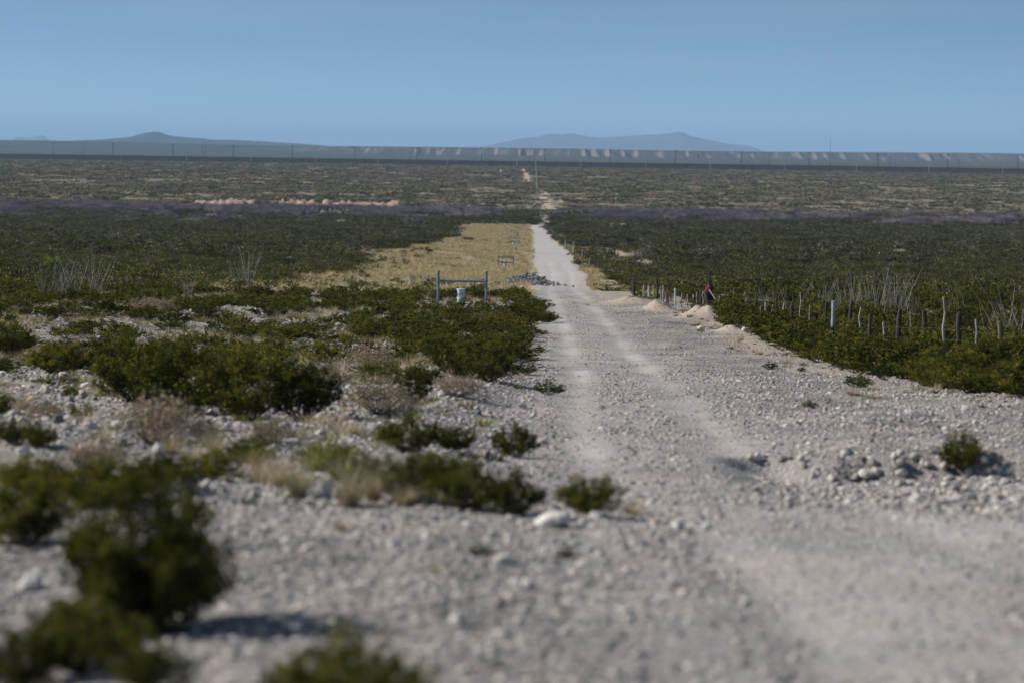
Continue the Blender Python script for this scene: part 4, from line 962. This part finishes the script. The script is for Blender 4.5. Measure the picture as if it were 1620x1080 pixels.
# ------------------------------------------------------------------ wire fence on the right
fence = link('wire_fence', None, None, (10.0, 100.0, gz(10, 100)))
tag(fence, 'old wire fence of crooked dark posts and thin stakes along the right side', 'fence')
FO = Vector(fence.location)
JOG = {1002: 156, 1018: 153, 1027: 150, 1034: 147, 1039: 145, 1045: 142, 1049: 139, 1054: 135, 1057: 136, 1068: 136, 1078: 136, 1088: 135, 1094: 135, 1100: 134, 1109: 133, 1113: 132, 1116: 132, 1122: 132}
def fpost(px_b, py_top, mat, r=0.065, px_t=None, x=10.0, name='post', label=None, sides=8, extra=0.25, wob=0.011):
    """post on the line x: px at its foot, the photo row of its top"""
    d = JOG.get(px_b) or x * FPX / (px_b - 810); x = (px_b - 810) * d / FPX; g = gz(x, d)
    top = ray(px_t if px_t is not None else px_b, py_top, d)
    p0 = Vector((x, d, g - extra)); p1 = Vector((top.x, d, max(top.z, g + 0.35)))
    mb = MB(); k = 6; pts = [p0.lerp(p1, i / k) + Vector((rng.normal(0, wob), rng.normal(0, wob), 0)) for i in range(k + 1)]
    mb.tube([p - p0 for p in pts], [0.7 * r * rng.uniform(0.85, 1.15) * (1 - 0.12 * i / k) for i in range(k + 1)], sides)
    o = link(name, mb.mesh(name, [mat]), fence, p0 - FO)
    if label: o['label'] = label
    return d, p1
SPEC = [(1584, 508, M_BROWNWOOD, 0.08, 1583), (1517, 494, M_WOOD, 0.085, 1518), (1460, 491, M_WOOD, 0.085, 1463), (1417, 489, M_WOOD, 0.09, 1424),
        (1376, 496, M_WOOD, 0.08, 1378), (1340, 476, M_WOOD, 0.075, 1347), (1300, 478, M_WOOD, 0.07, 1308), (1252, 478, M_WOOD, 0.10, 1253), (1228.5, 466, M_WOOD, 0.06, 1229),
        (1211, 479, M_PALEWOOD, 0.07, 1212), (1193, 474, M_WOOD, 0.09, 1196), (1183, 477, M_WOOD, 0.10, 1184), (1160, 459, M_BROWNWOOD, 0.07, 1162), (1109, 462, M_WOOD, 0.085, 1109),
        (1057, 441, M_WOOD, 0.045, 1057), (1039, 441, M_WOOD, 0.095, 1040), (1002, 441, M_WOOD, 0.12, 1003), (958, 423, M_WOOD, 0.2, 959), (978, 441, M_BROWNWOOD, 0.12, 978)]
for a in SPEC: fpost(a[0], a[1], a[2], a[3], a[4])
fpost(1318, 476, M_WHITEMETAL, 0.11, 1319, label='thick pale grey metal post', wob=0.0, sides=12)
fpost(1122, 447, M_WOOD, 0.11, 1122.5, label='stout dark post with bleached patch')
fpost(1068, 456, M_PALEBLUE, 0.07, 1068, label='slim white metal post', wob=0)
fpost(1027, 451, M_PALEWOOD, 0.13, 1027, label='bleached post with reddish top')
for a in [(1492, 470, 1495, 0.045), (1398, 510, 1400, 0.055), (1361, 487, 1362, 0.04), (1170, 462, 1179, 0.05), (1174, 471, 1181, 0.05), (1265, 463, 1266, 0.03), (1188, 480, 1190, 0.035), (1280, 484, 1281, 0.03),
          (1241, 480, 1240, 0.035), (1221, 482, 1222, 0.03), (1205, 484, 1204, 0.03), (1150, 466, 1151, 0.04), (1138, 468, 1138, 0.04), (1116, 460, 1116, 0.05), (1113, 461, 1113, 0.05), (1100, 462, 1103, 0.05),
          (1094, 466, 1096, 0.05), (1088, 466, 1088, 0.05), (1078, 464, 1078, 0.05), (1054, 465, 1054, 0.08), (1049, 452, 1049, 0.06), (1045, 453, 1045, 0.06), (1034, 452, 1034, 0.06), (1018, 452, 1018, 0.07), (1441, 494, 1441, 0.035), (1545, 505, 1546, 0.035)]:
    fpost(a[0], a[1], M_PALEWOOD if rng.uniform() < 0.7 else M_OCO, a[3], a[2], name='stake', sides=6, wob=0.02)
for d_ in np.arange(330, 920, 13.0):                              # far posts down the slope
    xx = 10 + rng.normal(0, 0.15); h = rng.uniform(1.2, 1.8); r = rng.uniform(0.06, 0.10); mb = MB()
    mb.tube([(0, 0, -0.2), (rng.normal(0, 0.1), 0, h)], [r, r * 0.85], 6); link('post', mb.mesh('post', [M_PALEWOOD if rng.uniform() < 0.35 else M_WOOD]), fence, Vector((xx, d_, gz(xx, d_))) - FO)
for lev in (0.35, 0.62, 0.9, 1.15):
    mb = MB(); pts = []
    for d_ in np.arange(40, 330, 2.5): xw = np.interp(d_, [128, 134, 156, 175], [10, 9.1, 6.7, 9.5]); pts.append((xw + 0.03 * math.sin(d_), d_, gz(xw, d_) + lev + 0.03 * math.sin(d_ * 0.63) + rng.normal(0, 0.008)))
    mb.tube([Vector(p) - FO for p in pts], 0.003, 4); link('wire', mb.mesh('wire', [M_WIRE]), fence)

# dark red and black cloth tied over the stout post
d_, p1 = 132.0, ray(1122.5, 455, 131.95)
mb = MB()
cl = link('cloth_bundle', None, None, p1)
for nm, mt, zs, rs, sd in (('red_wrap', M_REDCLOTH, (0.12, 0.0, -0.16, -0.30), (0.08, 0.18, 0.17, 0.11), 1), ('black_wrap', M_BLACKCLOTH, (-0.18, -0.30, -0.48, -0.62), (0.15, 0.16, 0.15, 0.10), 2)):
    r = np.random.default_rng(sd); mb = MB(); vs = []; K = 14
    for z_, r_ in zip(zs, rs):
        for k in range(K):
            a = 2 * math.pi * k / K; q = r_ * (1 + 0.25 * math.sin(3 * a + z_ * 9) + r.normal(0, 0.08)); vs.append((q * math.cos(a), q * math.sin(a), z_ + r.normal(0, 0.02)))
    fs = [(i * K + k, i * K + (k + 1) % K, (i + 1) * K + (k + 1) % K, (i + 1) * K + k) for i in range(3) for k in range(K)] + [tuple(range(K)), tuple(range(3 * K, 4 * K))[::-1]]
    mb.add(vs, fs); link(nm, mb.mesh(nm, [mt]), cl)
tag(cl, 'dark red and black cloth bundle tied on the stout fence post', 'cloth')
mb = MB(); mb.tube([(0, 0, 0), (0.01, 0, 0.55)], [0.05, 0.045], 6)
tag(link('iron_rod', mb.mesh('iron_rod', [M_WOOD]), None, ray(1122.5, 447, 131.95)), 'short dark rod sticking up above the cloth bundle', 'rod')
mb = MB(); a = ray(1122, 458, 131.7); b = ray(1132, 474, 131.4); mb.tube([(0, 0, 0), tuple(b - a)], 0.03, 6)
tag(link('stick', mb.mesh('stick', [M_PALEWOOD]), None, a), 'pale stick leaning out from below the cloth bundle', 'stick')
mb = MB(); a = ray(1035, 457, 147); pts = [(0.08 * math.sin(i * 1.3), 0.05 * math.cos(i), -i * 0.055) for i in range(9)]
mb.tube(pts, [0.05, 0.07, 0.05, 0.08, 0.05, 0.07, 0.06, 0.05, 0.03], 5)
tag(link('ribbon', mb.mesh('ribbon', [M_YELTAPE]), None, a), 'twisted yellow ribbon hanging on the fence beside the bleached post', 'ribbon')
a = ray(1027.5, 451, 150); mb = MB(); mb.tube([(0, 0, -0.04), (0, 0, 0.07)], [0.095, 0.085], 10)
tag(link('tin_can', mb.mesh('tin_can', [M_REDPAINT]), None, a), 'rusty red can capping the bleached fence post', 'can')

# ------------------------------------------------------------------ pipeline hardware left of the track
def barrier(d, pxl, pxr, pyb, pyt, pybar, label, four=False, rp=0.06):
    a = ray(pxl, pyb, d); b = ray(pxr, pyb, d); cx = (a.x + b.x) / 2; gzc = gz(cx, d)
    o = link('pipe_barrier', None, None, (cx, d, gzc)); top = ray((pxl + pxr) / 2, pyt, d).z - gzc; bar = ray((pxl + pxr) / 2, pybar, d).z - gzc; hw = (b.x - a.x) / 2
    ys_ = (-hw, hw) if four else (0,)
    for yy in ys_:
        for s in (-1, 1):
            mb = MB(); g_ = gz(cx + s * hw, d + yy) - gzc; mb.tube([(0, 0, -0.15), (0, 0, top - g_ * 0)], rp, 12); mb.tube([(0, 0, top - 0.001), (0, 0, top + 0.02)], [rp * 1.12, rp * 0.9], 12)
            link('post', mb.mesh('post', [M_GALV]), o, (s * hw, yy, 0))
        for zz in ((bar,) if not four else (bar, bar * 0.55)):
            mb = MB(); mb.tube([(-hw + rp * 0.8, yy, zz), (hw - rp * 0.8, yy, zz)], rp * 0.8, 10); link('crossbar', mb.mesh('crossbar', [M_GALV]), o)
    if four:
        for s in (-1, 1):
            for zz in (bar - 0.13, bar * 0.55 - 0.13):
                mb = MB(); mb.tube([(s * hw, -hw + rp * 0.8, zz), (s * hw, hw - rp * 0.8, zz)], rp * 0.8, 10); link('crossbar', mb.mesh('crossbar', [M_GALV]), o)
    else:
        for s in (-1, 1):
            mb = MB(); mb.tube([(s * hw, 0, bar - 0.07), (s * hw, 0, bar + 0.07)], rp * 1.25, 12); link('clamp', mb.mesh('clamp', [M_GALV]), o)
    return tag(o, label, 'barrier', 'pipe barriers around the risers')
def riser(d, px, pyb, pyt, wpx, label):
    x = ray(px, pyb, d).x; g = gz(x, d); o = link('pipe_riser', None, None, (x, d, g)); h = ray(px, pyt, d).z - g; r = wpx / (FPX / d) / 2
    mb = MB(); mb.tube([(0, 0, -0.1), (0, 0, h * 0.55), (0, 0, h * 0.58), (0, 0, h * 0.97)], [r * 0.97, r * 0.97, r, r], 20); link('body', mb.mesh('body', [M_PALEBLUE], False), o)
    mb = MB(); mb.tube([(0, 0, h * 0.97), (0, 0, h)], [r * 1.1, r * 1.05], 20); link('cap', mb.mesh('cap', [M_PALEBLUE]), o)
    mb = MB(); mb.box((-r * 1.5, 0, h * 0.80), (r * 0.9, r * 0.9, h * 0.2)); mb.tube([(-r * 1.1, 0, h * 0.8), (-r * 0.8, 0, h * 0.8)], r * 0.2, 8); mb.tube([(-r * 1.95, 0, h * 0.80), (-r * 2.1, 0, h * 0.80)], r * 0.38, 10)
    link('valve_box', mb.mesh('valve_box', [M_DARKBLUE]), o)
    mb = MB(); mb.tube([(0, 0, h * 0.64), (0, 0, h * 0.68)], r * 1.04, 20); link('band', mb.mesh('band', [M_GALV]), o)
    return tag(o, label, 'riser', 'pale blue pipe risers')
def marker(px, py, hpx, wpx, label):
    x, y, z = at(px, py); k = FPX / y; h = hpx / k; r = wpx / k / 2; o = link('marker_post', None, None, (x, y, z)); mb = MB()
    mb.tube([(0, 0, -0.1), (0, 0, h)], r, 8); link('shaft', mb.mesh('shaft', [M_REDPAINT]), o)
    mb = MB(); mb.tube([(0, 0, h), (0, 0, h + r)], [r * 1.15, r * 0.6], 8); link('cap', mb.mesh('cap', [M_BROWNWOOD]), o)
    return tag(o, label, 'marker post', 'red marker posts')
barrier(137, 693, 769, 480, 429, 445, 'nearest blue grey pipe barrier, two posts and one crossbar', rp=0.065)
riser(135, 729, 484, 457, 13, 'nearest pale blue riser pipe in front of the first pipe barrier')
marker(775, 476, 14, 3, 'short red marker right of the nearest pipe barrier')
barrier(345, 788, 812, 427, 405, 407, 'second pipe barrier, a square cage beyond the rubble heap', True, 0.055)
riser(345, 799, 428, 412, 5, 'second pale blue riser pipe inside the square cage')
marker(816, 400, 7, 2, 'thin red marker between the second and third barrier')
barrier(560, 805, 822, 387, 375, 377, 'third pipe barrier, a small cage in the golden grass', True, 0.06)
riser(560, 813, 387, 379, 4, 'third riser inside the small cage in the golden grass')
marker(819, 376, 7, 2, 'red marker at the back of the third barrier')
barrier(850, 815, 823, 365, 359, 360, 'farthest and smallest pipe barrier at the end of the strip', True, 0.07)

# ------------------------------------------------------------------ border wall, light poles, posts
wall = link('border_wall', None, None, (0, wall_y(0), gz(0, wall_y(0))))
WO = Vector(wall.location); PP = 68.0
xs_w = np.arange(-12 * PP, 12 * PP + 1, PP)
for k in range(len(xs_w) - 1):
    x0, x1 = xs_w[k], xs_w[k + 1]; y0, y1 = wall_y(x0), wall_y(x1); z0, z1 = gz(x0, y0), gz(x1, y1); mb = MB(); n = 56
    ux, uy = (x1 - x0), (y1 - y0); L = math.hypot(ux, uy); rz = math.atan2(uy, ux)
    for i in range(n):
        t = (i + 0.5) / n; mb.box((t * ux, t * uy, t * (z1 - z0) + 2.6), (L / n * 0.80, 0.3, 6.6), 0, rz)
    mb.box((ux / 2, uy / 2, (z1 - z0) / 2 + 5.4), (L - 0.5, 0.12, 1.0), 0, rz)
    link('panel', mb.mesh('panel', [M_STEEL]), wall, (x0, y0 - WO.y, z0 - WO.z))
tag(wall, 'long dark border wall of steel bollards across the whole plain', 'wall')
def solve_wall(px):
    x = 0.0
    for _ in range(30): x = (px + 0.0 - 810) / FPX * wall_y(x)
    return x
def pole(px, h, r, mat, arms, label, group, dy=-4.0, name='light_pole'):
    x = solve_wall(px); y = wall_y(x) + dy; o = link(name, None, None, (x, y, gz(x, y)))
    mb = MB(); mb.tube([(0, 0, -0.5), (0, 0, h)], [r, r * 0.7], 8); link('pole', mb.mesh('pole', [mat]), o)
    if arms:
        mb = MB(); mb.tube([(-1.0, 0, h - 0.6), (1.0, 0, h - 0.6)], r * 0.5, 6)
        for s in (-1, 1): mb.box((s * 1.0, -0.2, h - 0.5), (0.8, 0.6, 0.35))
        link('lamp_head', mb.mesh('lamp_head', [mat]), o)
    tag(o, label, 'light pole' if arms else 'post', group); return o
pxs_p = [83, 177, 272, 367, 460, 559, 657, 758, 858, 961, 1064, 1168, 1275, 1383, 1493, 1604]
for i, px in enumerate(pxs_p):
    pole(px, 19.5, 0.42, M_POLE, True, '%s tall floodlight pole along the border wall, counting from the left' % (ORD[i] if 0 < i < 15 else 'leftmost' if i == 0 else 'rightmost'), 'floodlight poles along the border wall')
for i, px in enumerate([202, 302, 402, 502, 599, 706, 814, 913, 1013, 1113, 1228, 1339, 1451, 1565]):
    pole(px, 9, 0.24, M_WHITEMETAL, False, 'pale slim post before the border wall, %s from the left' % (['first'] + ORD[1:])[i], 'pale posts in front of the border wall', -60, 'slim_post')
for px, h, nm in ((314, 22, 'left'), (318, 20, 'right')):
    pole(px, h, 0.28, M_POLE, False, '%s one of two thin masts standing close together by the wall' % nm, 'twin thin masts', 30, 'mast')
pole(1319, 34, 0.22, M_POLE, False, 'very tall hair thin mast rising above the bluffs at right', None, 60, 'mast')
for px, h, nm in ((834, 17, 'taller of two just left of the ninth floodlight pole'), (842, 15, 'shorter of two just left of the ninth floodlight pole'), (1216, 16, 'between twelfth and thirteenth floodlight poles'), (1408, 17, 'first right of the fourteenth floodlight pole'), (1417, 14, 'second right of the fourteenth floodlight pole'), (1518, 15, 'right of the fifteenth floodlight pole'), (645, 15, 'left of the seventh floodlight pole'), (124, 16, 'right of the leftmost floodlight pole')):
    pole(px, h, 0.25, M_POLE, False, 'thin dark pole beyond the wall, ' + nm, 'thin dark poles beyond the wall', 25, 'mast')

# pale lattice mast and small things on the plain straight ahead
def px_at(px, py): return at(px, py)
x, y, z = px_at(850, 300); o = link('steel_mast', None, None, (x, y, z)); k = FPX / y; h = 44 / k
mb = MB(); mb.tube([(0, 0, -0.5), (-0.4, 0, h * 0.5), (-1.1, 0, h)], [0.42, 0.34, 0.15], 8); link('pole', mb.mesh('pole', [M_WHITEMETAL]), o)
mb = MB(); mb.tube([(-1.2, 0, h * 0.8), (0.4, 0, h * 0.8)], 0.12, 6); link('crossarm', mb.mesh('crossarm', [M_WHITEMETAL]), o)
tag(o, 'pale tall mast on the plain straight beyond the track', 'mast')
x, y, z = px_at(841, 296); o = link('lattice_frame', None, None, (x, y, z)); k = FPX / y; h = 26 / k; mb = MB()
for sx in (-1, 1):
    for sy in (-1, 1): mb.tube([(sx * 1.4, sy * 1.4, -0.3), (sx * 0.5, sy * 0.5, h)], 0.13, 4)
for i in range(6):
    t0, t1 = i / 6, (i + 1) / 6; w0, w1 = 1.4 - 0.9 * t0, 1.4 - 0.9 * t1
    for sy in (-1, 1): mb.tube([(-w0, sy * w0, t0 * h), (w1, sy * w1, t1 * h)], 0.08, 4); mb.tube([(w0, sy * w0, t0 * h), (-w1, sy * w1, t1 * h)], 0.08, 4)
link('frame', mb.mesh('frame', [M_WHITEMETAL]), o); tag(o, 'grey lattice tower left of the pale tall mast', 'tower')
x, y, z = px_at(793, 274); o = link('water_tank', None, None, (x, y, z)); mb = MB(); mb.tube([(0, 0, 0), (0, 0, 2.6)], 0.9, 14); link('tank', mb.mesh('tank', [M_PALEBLUE]), o)
mb = MB(); mb.tube([(0, 0, 2.6), (0, 0, 3.0)], [0.9, 0.2], 14); link('lid', mb.mesh('lid', [M_WHITEMETAL]), o); tag(o, 'tiny white tank on the plain left of the mast', 'tank')
x, y, z = px_at(801, 282); o = link('dark_shed', None, None, (x, y, z)); mb = MB(); mb.box((0, 0, 0.9), (6.2, 3.0, 1.8)); link('wall', mb.mesh('wall', [M_DARKBLUE]), o)
mb = MB(); mb.add([(-3.3, -1.7, 1.8), (3.3, -1.7, 1.8), (3.3, 1.7, 1.8), (-3.3, 1.7, 1.8), (-3.3, 0, 2.5), (3.3, 0, 2.5)], [(0, 1, 5, 4), (2, 3, 4, 5), (0, 4, 3), (1, 2, 5), (0, 3, 2, 1)]); link('roof', mb.mesh('roof', [M_WOOD]), o)
tag(o, 'low dark shed on the plain below the white tank', 'shed')

# labels that single out look-alikes by the nearest landmark
def to_px(v):
    c = CAMR.transposed() @ Vector(v); return 810 + FPX * c.x / -c.z, 540 - FPX * c.y / -c.z
LM = [('flat white rock', 872, 824), ('leaning white stone', 515, 780), ('upright white bank stone', 252, 715), ('domed grey brown dry shrub', 245, 670), ('tan domed dry shrub', 725, 610), ('wide grey dry shrub', 600, 635),
      ('lone dark round bush', 590, 525), ('pale dry shrub pair', 245, 485), ('nearest pipe barrier', 692, 460), ('pale blue riser pipe', 729, 470), ('large rubble heap', 838, 440), ('small rubble heap', 672, 445),
      ('left ocotillo cluster', 110, 450), ('tall ocotillo pair', 385, 440), ('small sprawling ocotillo', 298, 455), ('yucca', 457, 428), ('single bush on a stem', 1520, 715), ('step stone', 1336, 716), ('big clump of bushes', 340, 600),
      ('big left front bush', 230, 870), ('blurred bush row', 740, 770), ('straw grass tufts', 490, 740), ('small yellow tuft', 765, 665), ('upright bush at the track edge', 815, 695), ('green weeds on the gravel', 1245, 585),
      ('thick grey metal post', 1318, 500), ('cloth topped post', 1122, 465), ('brown post by the right edge', 1584, 535), ('crooked dark post', 1517, 520), ('pale tall stake', 1492, 508), ('black upright post', 1460, 515), ('thick leaning post', 1421, 510),
      ('short black post', 1376, 505), ('tilted dark post', 1344, 490), ('pale based post', 1252, 495), ('pair of dark leaning posts', 1188, 488), ('pale leaning stakes', 1175, 478), ('bleached can topped post', 1027, 462), ('thin dark post', 1228, 480),
      ('tan mound', 1108, 500), ('second tan mound', 1045, 486), ('second pipe barrier', 800, 416), ('bright green shrub', 83, 418), ('tallest ocotillo', 1406, 450), ('wide ocotillo by the right edge', 1592, 480), ('left picture edge', 5, 560), ('spiky green plant', 1355, 605)]
bpy.context.view_layer.update()
LG = {}
for o, noun in AUTO:
    px, py = to_px(o.location)
    nm, lx, ly = min(LM, key=lambda m: (m[1] - px) ** 2 + ((m[2] - py) * 1.8) ** 2)
    dx, dy = px - lx, (py - ly) * 1.8; dist = math.hypot(dx, dy)
    dr = ('right of' if dx > 0 else 'left of') if abs(dx) > 1.3 * abs(dy) else ('in front of' if dy > 0 else 'behind') if abs(dy) > 1.3 * abs(dx) else ('front right of' if dx > 0 else 'front left of') if dy > 0 else ('back right of' if dx > 0 else 'back left of')
    q = 'just ' if dist < 28 else 'well ' if dist > 90 else ''
    LG.setdefault('%s %s%s the %s' % (noun, q, dr, nm), []).append((dist, o))
NTH = ['', 'second ', 'third ', 'fourth ', 'fifth ', 'sixth ', 'seventh ', 'eighth ', 'ninth ', 'tenth ', 'eleventh ', 'twelfth ', 'thirteenth ', 'fourteenth ', 'fifteenth ', 'sixteenth ', 'seventeenth ', 'eighteenth ', 'nineteenth ', 'twentieth ']
for k_, v_ in LG.items():
    v_.sort(key=lambda t_: t_[0])
    for i, (_, o) in enumerate(v_): o['label'] = (NTH[min(i, 19)] + ('closest ' if len(v_) > 1 else '') + k_)

# ------------------------------------------------------------------ haze
mb = MB(); mb.box((0, 0, 115), (110000, 110000, 290)); hz = link('haze', mb.mesh('haze', []))
m, t, out = nt('pale desert haze'); pv = N(t, 'ShaderNodeVolumePrincipled', Density=HAZE); pv.inputs['Color'].default_value = (0.44, 0.69, 1.0, 1)
t.links.new(pv.outputs[0], out.inputs['Volume']); hz.data.materials.append(m); tag(hz, 'thin blue distance haze over the plain', kind='stuff')
